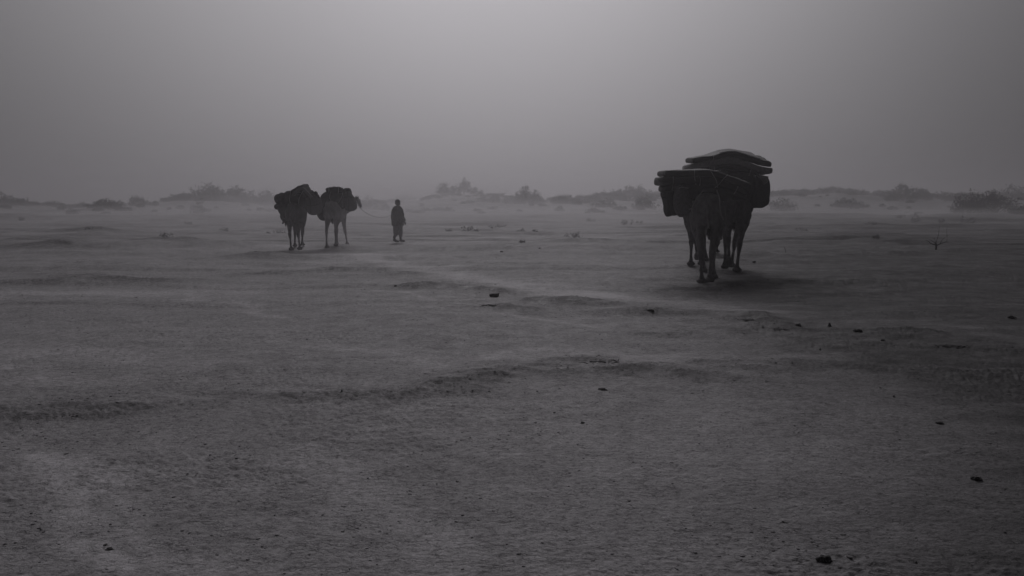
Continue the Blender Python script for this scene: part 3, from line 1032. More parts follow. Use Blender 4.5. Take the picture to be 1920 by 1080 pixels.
# ---- load of the dark left camel
YL = 31.1
s1 = sack("bundle", 557, 375, YL, 54, 32, 1.1, M['sack'], 2.5, seed=20, tilt=R(4), lump=0.04)
tag(s1, "wide dark bundle over the dark left camel's back", 'bundle')
s2 = slab("folded_blanket", [(520, 374), (522, 366), (530, 362.5), (541, 359.5), (550, 353), (557, 348.5), (564, 346.3), (567, 346.3), (568.5, 350), (574, 354.5), (581, 361), (588, 367)], YL, 0.9, 0.24, M['blanket'], seed=21, lump=0.04)
tag(s2, "dark blankets peaked like a tent on the dark left camel", 'blanket')
s2b = slab("tent_pole_roll", [(545, 366), (556, 355), (567, 351), (577, 360), (586, 368)], 30.62, 0.16, 0.10, M['sack_mid'], seed=22, lump=0.01)
tag(s2b, "paler rolled cloth bent over the front of the peaked load", 'roll')
s3 = sack("pannier_bag", 587, 382, 30.9, 31, 42, 0.6, M['sack_mid'], 2.4, seed=23, taper=0.04, tilt=R(-14), lump=0.02)
tag(s3, "round plump bag on the right side of the dark left camel", 'bag', G3)
s4 = Shape()
for (a, b) in (((578, 363), (586, 360)), ((586, 362), (594, 361)), ((592, 361), (598, 370))):
    s4.limb([at(*a, 30.8) - s3.location, at(*b, 30.8) - s3.location], [0.05, 0.035], 8)
link_mesh("bag_neck", s4.fused("bag_neck", 0.015, 1, 0.01, 0.05), M['sack'], s3)
s5 = sack("pannier_bag", 534, 388, 31.0, 24, 50, 0.7, M['sack'], 2.3, seed=24, tilt=R(-18), lump=0.04)
tag(s5, "dark bag slanting down the left side of the dark left camel", 'bag', G3)
s6 = sack("rolled_mat", 524, 386, 30.8, 18, 12, 0.7, M['sack'], 2.3, seed=25, tilt=R(-30), lump=0.02)
tag(s6, "small rolled mat poking out at the left edge of the dark camel's load", 'mat')
s7 = sack("rolled_mat", 525, 373, 30.9, 16, 18, 0.7, M['sack'], 2.3, seed=26, lump=0.03)
tag(s7, "stubby dark roll on the upper left corner of the peaked load", 'mat')
rope_part([at(596, 401, 30.8) - s3.location, at(596.5, 406, 30.8) - s3.location, at(599, 407.5, 30.8) - s3.location, at(602, 405, 30.8) - s3.location], 0.012, M['rope_dark'], s3)

def ties(parent, lines, r=0.008, material='rope'):
    for ln in lines:
        rope_part([at(a, b, Y) - parent.location for (a, b, Y) in ln], r, M[material], parent)


ties(s2, [[(545, 357, 30.62), (544, 364, 30.55), (543, 374, 30.5), (545, 384, 30.5)], [(572, 353, 30.62), (566, 362, 30.5), (561, 372, 30.45), (560, 382, 30.5)]])
ties(s3, [[(578, 368, 30.62), (582, 378, 30.55), (583, 390, 30.55), (582, 400, 30.65)], [(573, 384, 30.65), (584, 386, 30.52), (596, 383, 30.6), (601, 380, 30.75)]], 0.007, 'rope_dark')
hem = Shape()
hem.limb([at(531, 406, 31.0) - s5.location, at(534, 415, 31.0) - s5.location, at(528.5, 419.5, 31.0) - s5.location], [0.12, 0.07, 0.018], 10)
link_mesh("cloth_corner", hem.fused("cloth_corner", 0.018, 1, 0.015, 0.06), M['sack'], s5)
# ---- load of the pale camel
YR = 31.9
r1_ = sack("bundle", 632, 377, YR, 54, 30, 1.1, M['sack'], 2.5, seed=30, lump=0.03)
tag(r1_, "dark bundle over the pale camel's back", 'bundle')
r2_ = sack("pannier_bag", 610, 387, 31.6, 26, 54, 0.7, M['sack'], 2.4, seed=31, taper=-0.04, tilt=R(14), lump=0.03)
tag(r2_, "long dark bag slung on the left side of the pale camel", 'bag', G3)
r3_ = sack("pannier_bag", 655, 377, 31.6, 22, 40, 0.6, M['sack_mid'], 2.2, seed=32, taper=0.28, tilt=R(-16), lump=0.02)
tag(r3_, "pointed bag tied at its top on the right side of the pale camel", 'bag', G3)
r4_ = slab("rolled_blanket", [(609, 354), (614, 352), (622, 351), (632, 350.5), (640, 352)], 31.9, 0.6, 0.20, M['blanket'], seed=33, lump=0.04, edge=0.9)
tag(r4_, "rolled dark blanket lying on top of the pale camel's load", 'blanket')
r5_ = sack("bundle", 651, 362, 31.7, 15, 15, 0.4, M['sack'], 2.2, seed=34, lump=0.04)
tag(r5_, "small dark bundle on the upper right of the pale camel's load", 'bundle')


ties(r1_, [[(620, 360, 31.45), (618, 370, 31.3), (622, 380, 31.3)], [(643, 361, 31.4), (640, 371, 31.28), (634, 381, 31.3)]])
ties(r4_, [[(617, 351, 31.58), (616.5, 357, 31.54), (617, 364, 31.56)], [(634, 350, 31.58), (634.5, 356, 31.54), (634, 363, 31.56)]], 0.009, 'rope')
ties(r3_, [[(645, 371, 31.35), (653, 369, 31.26), (662, 371, 31.35)], [(650, 357, 31.3), (652, 368, 31.26), (654, 380, 31.24), (653, 394, 31.3)]], 0.007, 'rope_dark')
ties(me_, [[(1330, 300, 20.76), (1331, 307, 20.73), (1330, 316, 20.78), (1328, 324, 20.76)], [(1408, 304, 20.76), (1407, 310, 20.73), (1408, 319, 20.76), (1404, 330, 20.74)],
           [(1300, 306, 20.76), (1301, 312, 20.74), (1300.5, 318, 20.76)]], 0.007, 'rope')
ties(b3, [[(1405, 345, 20.8), (1415, 347, 20.77), (1430, 346, 20.77), (1438, 345, 20.85)], [(1414, 334, 20.8), (1413, 350, 20.76), (1414, 372, 20.76), (1416, 386, 20.85)], [(1439, 350, 20.9), (1440.5, 356, 20.9), (1439.5, 361, 20.9)]], 0.008, 'rope_dark')
ties(b1, [[(1252, 350, 18.62), (1253, 366, 18.58), (1256, 385, 18.58), (1259, 401, 18.7)], [(1245, 372, 18.7), (1256, 374, 18.58), (1270, 374, 18.58)]], 0.008, 'rope_dark')
ties(b2, [[(1273, 353, 18.33), (1280, 351, 18.29), (1290, 353, 18.33)], [(1292, 393, 18.3), (1297, 391, 18.2), (1299, 394, 18.2)]], 0.010, 'rope')
ties(mb, [[(1262, 331, 18.44), (1262.5, 338, 18.42), (1262, 346, 18.45), (1260, 356, 18.5)], [(1312, 331, 18.44), (1313, 339, 18.42), (1312, 348, 18.45)], [(1384, 349, 18.44), (1381, 356, 18.42), (1376, 364, 18.45)]], 0.007, 'mattress_mid')

# ------------------------------------------------------------------ people
def person(base, yaw, height, label, robe_hem=0.46, stride=0.25, rope_hand=False, hem_w=0.21):
    """walks towards local +Y; measured for 1.75 m"""
    k = height / 1.75
    root = empty("person", base, yaw)
    root.scale = (k, k, k)
    tag(root, label, 'person')
    s = Shape()
    # trunk
    s.loft_z([((0, 0, 0.86), 0.12, 0.09), ((0, 0, 0.92), 0.165, 0.115), ((0, 0, 1.02), 0.15, 0.11), ((0, 0.01, 1.15), 0.145, 0.11),
              ((0, 0.01, 1.30), 0.175, 0.125), ((0, 0.0, 1.40), 0.17, 0.11), ((0, 0, 1.46), 0.09, 0.07)])
    s.limb([(0, 0, 1.44), (0, 0.015, 1.53)], [0.062, 0.056])
    # head
    s.blob((0, 0.025, 1.645), (0.074, 0.092, 0.105), 16, 12)
    s.blob((0, 0.055, 1.585), (0.052, 0.055, 0.05), 12, 8)
    s.tube([(0, 0.105, 1.665), (0, 0.128, 1.625)], [0.010, 0.016], 8)
    s.blob((0, 0.122, 1.622), (0.018, 0.014, 0.011), 8, 6)
    s.blob((0, 0.108, 1.588), (0.024, 0.010, 0.007), 8, 6)
    for sx in (-1, 1):
        s.blob((sx * 0.076, 0.01, 1.64), (0.010, 0.022, 0.032), 8, 6)
        s.blob((sx * 0.03, 0.100, 1.655), (0.013, 0.011, 0.009), 8, 6)
        # legs: left forward, right back
        f = stride if sx < 0 else -stride
        hip = (sx * 0.09, 0, 0.90); kn_ = (sx * 0.09, 0.04 + f * 0.62, 0.49); an = (sx * 0.09, f - 0.02, 0.09 if f > 0 else 0.13)
        s.limb([hip, tuple((a + b) / 2 for a, b in zip(hip, kn_)), kn_, tuple((a + b) / 2 + c for a, b, c in zip(kn_, an, (0, -0.02, 0.04))), an], [0.088, 0.075, 0.055, 0.055, 0.036])
        s.limb([an, (sx * 0.10, f + 0.12, 0.045)], [0.036, 0.034])
        # arms
        sh = (sx * 0.195, 0, 1.40)
        if sx < 0 and rope_hand:
            el = (-0.26, 0.0, 1.13); wr = (-0.20, 0.22, 1.10)
            pd = Vector((0.1, 0.9, 0.1)).normalized()
        else:
            el = (sx * 0.285, -0.03, 1.12); wr = (sx * 0.34, 0.10, 0.84)
            pd = Vector((sx * 0.1, 0.35, -0.9)).normalized()
        s.limb([sh, el, wr], [0.055, 0.042, 0.028])
        # hand: palm, four curled fingers and a thumb off the side
        wr = Vector(wr)
        sd = pd.cross(Vector((sx, 0, 0))).normalized()
        if sd.y < 0: sd = -sd
        pl = wr + pd * 0.05
        s.tube([wr, pl, wr + pd * 0.085], [(0.024, 0.024), (0.022, 0.038), (0.017, 0.036)], 10)
        inn = Vector((-sx, 0, 0))
        for q, (off, ln) in enumerate(((-0.030, 0.055), (-0.010, 0.066), (0.010, 0.070), (0.030, 0.062))):
            b0 = wr + pd * 0.08 + sd * off
            curl = 0.9 if (sx < 0 and rope_hand) else 0.35
            s.limb([b0, b0 + (pd + inn * curl * 0.5).normalized() * ln * 0.5, b0 + pd * ln * (0.85 - 0.4 * curl) + inn * ln * curl * 0.8], [0.0095, 0.009, 0.0075], 8)
        t0 = wr + pd * 0.03 + sd * 0.03
        s.limb([t0, t0 + (pd * 0.5 + sd).normalized() * 0.03, t0 + pd * 0.05 + sd * 0.03 + inn * 0.02], [0.012, 0.0105, 0.009], 8)
    body = link_mesh("body", s.fused("body", 0.0085, 2), M['skin'], root)
    # trousers
    t = Shape()
    t.loft_z([((0, 0.0, 0.30), 0.14, 0.19), ((0, 0, 0.52), 0.175, 0.20), ((0, 0, 0.70), 0.20, 0.20), ((0, 0, 0.95), 0.19, 0.16)])
    for sx in (-1, 1):
        f = stride if sx < 0 else -stride
        t.limb([(sx * 0.09, 0, 0.90), (sx * 0.09, 0.04 + f * 0.62, 0.49), (sx * 0.09, f * 0.95, 0.26)], [0.125, 0.105, 0.072])
    link_mesh("trousers", t.fused("trousers", 0.015, 3, 0.012, 0.07), M['trousers'], root)
    # shoes
    for sx in (-1, 1):
        f = stride if sx < 0 else -stride
        w = Shape()
        an = Vector((sx * 0.09, f - 0.02, 0.09 if f > 0 else 0.13))
        w.limb([an + Vector((0, -0.02, -0.03)), Vector((sx * 0.095, f + 0.06, 0.045)), Vector((sx * 0.10, f + 0.16, 0.038))], [0.05, 0.05, 0.04])
        w.limb([an, an + Vector((0, -0.01, 0.10))], [0.048, 0.05])
        link_mesh("shoe", w.fused("shoe", 0.012, 2), M['shoe'], root)
    # long loose shirt with wide sleeves
    c = Shape()
    c.loft_z([((0, 0, robe_hem), hem_w * 1.1, 0.25), ((0, 0, 0.75), hem_w * 1.12, 0.26), ((0, 0, 1.0), 0.265, 0.265), ((0, 0, 1.2), 0.27, 0.25),
              ((0, -0.01, 1.36), 0.25, 0.20), ((0, -0.01, 1.44), 0.17, 0.12), ((0, 0, 1.49), 0.085, 0.08)])
    for sx in (-1, 1):
        sh = (sx * 0.19, 0, 1.385)
        if sx < 0 and rope_hand:
            el = (-0.26, -0.01, 1.12); wr = (-0.205, 0.17, 1.09)
            c.tube([(-0.22, 0.02, 1.2), (-0.235, 0.06, 0.95), (-0.22, 0.08, 0.76)], [0.10, 0.09, 0.05], 12)
        else:
            el = (sx * 0.28, -0.03, 1.12); wr = (sx * 0.325, 0.085, 0.90)
        c.limb([sh, el, wr], [0.085, 0.085, 0.062])
    link_mesh("long_shirt", c.fused("long_shirt", 0.014, 3, 0.012, 0.12, 0.022), M['robe'], root)
    # cap and beard
    h = Shape()
    h.blob((0, 0.0, 1.665), (0.100, 0.112, 0.098), 16, 10)
    h.blob((0, -0.03, 1.60), (0.085, 0.085, 0.08), 16, 10)
    link_mesh("cap", h.fused("cap", 0.008, 1), M['hair'], root)
    bd = Shape()
    bd.blob((0, 0.082, 1.565), (0.045, 0.045, 0.05), 12, 8)
    link_mesh("beard", bd.fused("beard", 0.008, 1, 0.006, 0.02), M['hair'], root)
    return root


pb = groundspan(746.5, 35.4)
man = person(pb, R(-50), 1.76, "man in a long dark shirt walking right, leading the pale camel by a rope", robe_hem=0.68, stride=0.21, rope_hand=True, hem_w=0.19)
pb2 = groundspan(1341, 26.6)
person(pb2, R(-30), 1.72, "person walking behind the right camel, only dark legs and a shoe showing", robe_hem=0.42, stride=0.12, hem_w=0.2)

# lead rope from the pale camel's head to the man's hand
headp = at(671, 384, 33.2)
lead = [headp, at(676, 391, 33.4), at(688, 400, 33.9), at(700, 405.5, 34.3), at(712, 407.5, 34.8), at(724, 406.5, 35.2), at(733, 403.5, 35.5), at(741, 402, 35.75)]
lr = rope_part([p - headp for p in lead], 0.008, M['rope'], None, "lead_rope")
lr.location = headp
tag(lr, "slack lead rope between the pale camel's head and the walking man", 'rope')


# ------------------------------------------------------------------ shrubs and far trees
def foliage(name, lobes, n, leaf, seed, spiky=0.0):
    """many leaf-sized faces through the volume of several lobes"""
    rnd = np.random.RandomState(seed)
    vol = np.array([l[3] * l[4] * l[5] for l in lobes]) ** 0.8
    cnt = np.maximum(1, (vol / vol.sum() * n).astype(int))
    C = []
    for l, c in zip(lobes, cnt):
        # sprigs first, then leaves about them: gaps stay open
        ns = max(3, c // 7)
        d = rnd.normal(size=(ns, 3)); d /= np.linalg.norm(d, axis=1)[:, None]
        rad = rnd.uniform(0.25, 1.0, ns) ** 0.5
        rad *= 1 + 0.22 * rnd.normal(size=ns)
        sp = d * rad[:, None] * np.array(l[3:6]) + np.array(l[0:3])
        lf = sp[rnd.randint(0, ns, c)] + rnd.normal(size=(c, 3)) * leaf * 1.1
        C.append(lf)
    C = np.vstack(C)
    C = C[C[:, 2] > 0.0]
    m = len(C)
    a = rnd.normal(size=(m, 3)); a /= np.linalg.norm(a, axis=1)[:, None]
    if spiky:
        a[:, 2] = np.abs(a[:, 2]) + spiky; a /= np.linalg.norm(a, axis=1)[:, None]
    b = rnd.normal(size=(m, 3)); b -= a * (a * b).sum(1)[:, None]; b /= np.linalg.norm(b, axis=1)[:, None]
    s1_ = leaf * rnd.uniform(0.6, 1.3, m)[:, None]; s2_ = s1_ * 0.45
    V = np.stack([C - a * s1_, C + b * s2_, C + a * s1_, C - b * s2_], axis=1).reshape(-1, 3)
    F = np.arange(m * 4).reshape(-1, 4)
    return np_mesh(name, V, F.tolist())


def shrub(px, pytop, wpx, Y, label, kind='shrub', group=None, nleaf=900, leaf=0.11, lobes_n=6, material='leaf', sunk=0.15, tall=1.0, seedx=0):
    x = (px - 960) / FPX * Y
    g = gz(x, Y)
    ztop = EYE + (HORIZON - pytop) / FPX * Y
    h = max(0.5, ztop - g)
    w = wpx / FPX * Y
    rnd = random.Random(int(px * 7 + Y) + seedx)
    root = empty("desert_tree" if kind == 'tree' else "desert_shrub", (x, Y, g - 0.05))
    tag(root, label, kind, group)
    lobes = []
    n = lobes_n
    for i in range(n):
        u = (i + 0.5) / n * 2 - 1 + rnd.uniform(-0.12, 0.12)
        env = math.sqrt(max(0.05, 1 - (abs(u) ** 2.2) * 0.8))
        hh = h * env * rnd.uniform(0.84, 1.0) if i != n // 2 else h
        rz = max(0.25, hh * (0.5 if kind == 'shrub' else 0.42))
        lobes.append((u * w * 0.40, rnd.uniform(-0.28, 0.28) * w, hh - rz * 1.0, w * rnd.uniform(0.17, 0.27) + 0.15, w * 0.22 + 0.12, rz))
        if rnd.random() < 0.9:
            lobes.append((u * w * 0.42 + rnd.uniform(-.1, .1) * w, rnd.uniform(-0.2, 0.2) * w, hh * rnd.uniform(0.3, 0.6), w * 0.16 + 0.1, w * 0.16 + 0.1, hh * 0.25))
    me = foliage("crown", lobes, int(nleaf), leaf, rnd.randint(0, 99999))
    link_mesh("crown", me, M[material], root, shade=False)
    st = Shape()
    for i in range(max(3, n)):
        l = rnd.choice(lobes)
        l = (l[0], l[1], l[2] - l[5] * 0.4) + l[3:]
        p0 = Vector((rnd.uniform(-0.08, 0.08) * w * (1 if kind == 'shrub' else 0.2), rnd.uniform(-0.05, 0.05) * w, -0.15))
        p2 = Vector(l[0:3]) + Vector((rnd.uniform(-.2, .2), rnd.uniform(-.2, .2), l[5] * 0.5))
        p1 = (p0 + p2) / 2 + Vector((rnd.uniform(-.15, .15) * w * 0.5, rnd.uniform(-.15, .15), 0.1 * h))
        st.tube(catmull([p0, p1, p2], 3), [0.07, 0.06, 0.05, 0.04, 0.03, 0.022, 0.014][:7], 6)
    link_mesh("stems", st.mesh("stems"), M['wood'], root)
    return root


FB = "trees and shrubs along the hazy skyline"
SH = [
    # px, top, width, distance, kind, label, lobes, leaves, mat
    (8, 361, 60, 165, 'shrub', "dark shrub on the rise cut by the left edge of the view", 5, 1200, 'leaf'),
    (48, 371, 46, 178, 'shrub', "low shrub just right of the one at the left edge", 4, 700, 'leaf'),
    (100, 376, 50, 190, 'shrub', "faint low shrub left of the round mound shrub", 4, 600, 'leaf'),
    (160, 379, 22, 200, 'shrub', "tiny faint shrub touching the left of the round mound shrub", 3, 300, 'leaf'),
    (200, 373, 56, 148, 'shrub', "round mound shrub standing alone on the left plain", 6, 1700, 'leaf'),
    (258, 367, 26, 215, 'tree', "little lone tree on the skyline right of the round mound shrub", 3, 500, 'leaf'),
    (352, 361, 42, 205, 'tree', "left shoulder of the big tree clump on the left skyline", 4, 900, 'leaf'),
    (392, 343, 62, 205, 'tree', "tallest tree of the big clump on the left skyline", 6, 2000, 'leaf'),
    (438, 345, 52, 208, 'tree', "second tall tree in the big clump on the left skyline", 5, 1700, 'leaf'),
    (472, 357, 34, 212, 'tree', "low tree between the tall clump and the camels' load", 4, 700, 'leaf'),
    (502, 353, 44, 205, 'tree', "bushy tree just left of the dark camel's load", 5, 1100, 'leaf'),
    (532, 359, 30, 210, 'tree', "tree half hidden behind the dark camel's load", 3, 500, 'leaf'),
    (374, 371, 30, 120, 'shrub', "tall wispy shrub in front of the big left clump", 4, 340, 'leaf'),
    (690, 369, 50, 160, 'shrub', "hazy shrub behind the lead rope", 5, 900, 'leaf'),
    (722, 374, 18, 150, 'shrub', "small hazy shrub just left of the walking man's head", 3, 280, 'leaf'),
    (600, 362, 30, 230, 'tree', "faint tree showing between the two left camels", 3, 500, 'leaf'),
    (762, 361, 52, 290, 'tree', "very faint distant trees right above the walking man", 5, 900, 'leaf'),
    (812, 366, 18, 225, 'shrub', "small shrub at the left foot of the ridge trees", 3, 260, 'leaf'),
    (833, 343, 34, 222, 'tree', "broad tree at the left end of the middle ridge", 4, 1100, 'leaf'),
    (853, 345, 18, 224, 'tree', "narrow tree between the two main ridge trees", 3, 450, 'leaf'),
    (871, 334, 26, 222, 'tree', "tallest tree on the middle ridge with a round top", 3, 900, 'leaf'),
    (891, 350, 26, 224, 'tree', "low tree right of the round-topped ridge tree", 4, 500, 'leaf'),
    (939, 360, 22, 225, 'shrub', "low shrub on the ridge between the ridge trees and the dark clump", 3, 280, 'leaf'),
    (983, 347, 36, 185, 'tree', "dark pointed tree clump right of the middle ridge", 4, 1500, 'leaf_dark'),
    (1004, 355, 20, 187, 'tree', "small tree joined to the right of the pointed clump", 3, 500, 'leaf_dark'),
    (1056, 365, 56, 178, 'shrub', "wide low shrub right of the pointed tree clump", 6, 1200, 'leaf'),
    (1092, 365, 30, 200, 'shrub', "faint shrub right of the wide low one", 3, 360, 'leaf'),
    (1117, 358, 16, 226, 'tree', "small tree at the left end of the right-hand ridge", 3, 300, 'leaf'),
    (1132, 354, 14, 226, 'tree', "second small tree from the left end of the right-hand ridge", 3, 300, 'leaf'),
    (1147, 354, 14, 226, 'tree', "third small tree along the right-hand ridge", 3, 300, 'leaf'),
    (1161, 351, 16, 225, 'tree', "tree left of the bushy crown of the right-hand ridge", 3, 400, 'leaf'),
    (1180, 345, 30, 224, 'tree', "bushy crown tree highest on the right-hand ridge", 5, 1000, 'leaf'),
    (1198, 346, 20, 224, 'tree', "tree right beside the bushy crown tree", 3, 600, 'leaf'),
    (1214, 353, 18, 226, 'tree', "low tree just right of the crown trees", 3, 300, 'leaf'),
    (1232, 356, 18, 226, 'tree', "low tree on the ridge touching the mattress stack in view", 3, 300, 'leaf'),
    (1130, 376, 50, 160, 'shrub', "hazy low shrub below the right-hand ridge", 4, 500, 'leaf'),
    (1206, 366, 34, 150, 'shrub', "round hazy shrub left of the big camel group", 4, 900, 'leaf'),
    (1465, 369, 54, 140, 'shrub', "loose shrub just right of the big camel group", 6, 1100, 'leaf'),
    (1458, 357, 26, 226, 'tree', "faint tree behind the loose shrub", 3, 400, 'leaf'),
    (1482, 355, 22, 226, 'tree', "faint ridge tree second right of the big camel group", 3, 400, 'leaf'),
    (1504, 353, 22, 226, 'tree', "ridge tree left of the dome-shaped crown", 3, 400, 'leaf'),
    (1530, 353, 28, 226, 'tree', "low wide ridge tree against the dome-shaped crown", 3, 500, 'leaf'),
    (1558, 349, 40, 224, 'tree', "dome-shaped crown on the right ridge", 5, 1200, 'leaf'),
    (1586, 353, 26, 226, 'tree', "ridge tree right of the dome-shaped crown", 3, 500, 'leaf'),
    (1612, 356, 26, 226, 'tree', "low ridge tree above the oval shrub", 3, 500, 'leaf'),
    (1644, 355, 20, 226, 'tree', "small ridge tree at the left of the peaked tree", 3, 400, 'leaf'),
    (1590, 371, 58, 150, 'shrub', "oval dark shrub on the plain below the dome-shaped crown", 6, 1300, 'leaf'),
    (1690, 343, 44, 185, 'tree', "peaked tree standing above the right skyline", 4, 1500, 'leaf'),
    (1668, 362, 30, 186, 'shrub', "skirt shrub at the left foot of the peaked tree", 3, 500, 'leaf'),
    (1722, 354, 34, 190, 'tree', "lower tree right beside the peaked tree", 4, 900, 'leaf'),
    (1762, 359, 40, 205, 'shrub', "faint shrub between the peaked tree and the big dark shrub", 4, 600, 'leaf'),
    (1812, 356, 54, 116, 'shrub', "left half of the big dark shrub on the right plain", 6, 2200, 'leaf_dark'),
    (1860, 353, 74, 117, 'shrub', "right and taller half of the big dark shrub on the right plain", 7, 2800, 'leaf_dark'),
    (1898, 345, 44, 215, 'tree', "faint tall tree behind the big dark shrub near the right edge", 5, 1000, 'leaf'),
    (1912, 383, 46, 110, 'shrub', "low dark shrub cut by the right edge of the view", 5, 1300, 'leaf_dark'),
    (1940, 350, 60, 200, 'tree', "hazy tree at the right border of the view", 5, 900, 'leaf'),
]
for (px, top, w, Y, kind, label, nl, nf, mt) in SH:
    shrub(px, top, w, Y, label, kind, FB, nf * 1.5, 0.16 if Y > 140 else 0.12, nl, mt)

# far scrub covering the slopes of the dunes: nobody could count it
def far_scrub():
    rnd = random.Random(5)
    lob_all = []
    for (a, b, Y0, Y1, n, hh) in ((0, 330, 175, 235, 70, 0.8), (330, 540, 190, 238, 90, 1.3), (560, 760, 200, 260, 45, 0.9), (790, 960, 205, 236, 26, 0.6), (900, 1110, 180, 236, 55, 0.9),
                              (1100, 1250, 190, 238, 90, 1.1), (1430, 1670, 195, 240, 105, 1.2), (1660, 1960, 180, 240, 85, 1.2), (0, 1920, 128, 190, 110, 0.55), (0, 1920, 380, 470, 160, 2.2)):
        for _ in range(n):
            px = rnd.uniform(a, b); Y = rnd.uniform(Y0, Y1); x = (px - 960) / FPX * Y
            h = hh * rnd.uniform(0.4, 1.25); w = h * rnd.uniform(0.8, 1.9)
            lob_all.append((x, Y, gz(x, Y) + h * 0.35, w, w, h * 0.65))
    V = []; F = []; k = 0
    r = np.random.RandomState(4)
    for l in lob_all:
        m = int(170 + 60 * l[3])
        d = r.normal(size=(m, 3)); d /= np.linalg.norm(d, axis=1)[:, None]
        C = d * (r.uniform(0.2, 1, m) ** 0.5 * (1 + 0.2 * r.normal(size=m)))[:, None] * np.array(l[3:6]) + np.array(l[0:3])
        a_ = r.normal(size=(m, 3)); a_ /= np.linalg.norm(a_, axis=1)[:, None]
        b_ = r.normal(size=(m, 3)); b_ -= a_ * (a_ * b_).sum(1)[:, None]; b_ /= np.linalg.norm(b_, axis=1)[:, None]
        sc_ = 0.17 * r.uniform(0.6, 1.4, m)[:, None]
        V.append(np.stack([C - a_ * sc_, C + b_ * sc_ * 0.5, C + a_ * sc_, C - b_ * sc_ * 0.5], 1).reshape(-1, 3))
    V = np.vstack(V)
    o = link_mesh("distant_scrub", np_mesh("distant_scrub", V, np.arange(len(V)).reshape(-1, 4).tolist()), M['leaf'], shade=False)
    tag(o, "far-off low scrub fading into the dust on the dune slopes", 'scrub', kind='stuff')


far_scrub()


# a thin sheet of sand blowing along the ground, thinning out towards its uneven top
def blown_sand():
    az = np.linspace(-R(50), R(50), 160); rr = np.linspace(21, 300, 130)
    A, RR = np.meshgrid(az, rr)
    X, Y = RR * np.sin(A), RR * np.cos(A)
    zg = terrain(X.ravel(), Y.ravel())[0].reshape(X.shape)
    t = np.clip(0.55 + 0.9 * perlin(X / 26, Y / 14, 90) + 0.35 * perlin(X / 9, Y / 6, 91), 0.02, 2.0) * smooth(26, 60, RR) * (1 - smooth(250, 300, RR)) * 1.5 + 0.01
    # a gust rises higher round the led camels and over the middle of the plain
    t = t + 2.0 * np.exp(-((A + 0.13) / 0.27) ** 2) * smooth(21, 29, RR) * (1 - smooth(60, 110, RR)) * np.clip(0.9 + 0.5 * perlin(X / 8, Y / 6, 93), 0.3, 1.5)
    top = np.stack([X, Y, zg + t], -1).reshape(-1, 3); bot = np.stack([X, Y, zg - 0.6], -1).reshape(-1, 3)
    nr, na = X.shape; n = nr * na
    F = []
    for i in range(nr - 1):
        for j in range(na - 1):
            a = i * na + j
            F.append((a, a + 1, a + na + 1, a + na)[::-1]); F.append((n + a, n + a + 1, n + a + na + 1, n + a + na))
    for j in range(na - 1):
        F.append((j, j + 1, n + j + 1, n + j)); a = (nr - 1) * na + j; F.append((a + 1, a, n + a, n + a + 1))
    for i in range(nr - 1):
        a = i * na; F.append((a + na, a, n + a, n + a + na)); a = i * na + na - 1; F.append((a, a + na, n + a + na, n + a))
    me = np_mesh("blown_sand", np.vstack([top, bot]), F)
    bm = bmesh.new(); bm.from_mesh(me); bmesh.ops.recalc_face_normals(bm, faces=bm.faces); bm.to_mesh(me); bm.free()
    m = bpy.data.materials.new("blown_sand"); m.use_nodes = True
    t_ = m.node_tree; t_.nodes.clear()
    pv = t_.nodes.new("ShaderNodeVolumePrincipled")
    pv.inputs['Color'].default_value = (0.76, 0.742, 0.765, 1)
    pv.inputs['Density'].default_value = 0.010
    pv.inputs['Anisotropy'].default_value = 0.5
    o_ = t_.nodes.new("ShaderNodeOutputMaterial")
    t_.links.new(pv.outputs[0], o_.inputs['Volume'])
    tag(link_mesh("blown_sand", me, m, shade=False), "thin sheet of sand blowing low over the plain", 'blown sand', kind='stuff')


blown_sand()

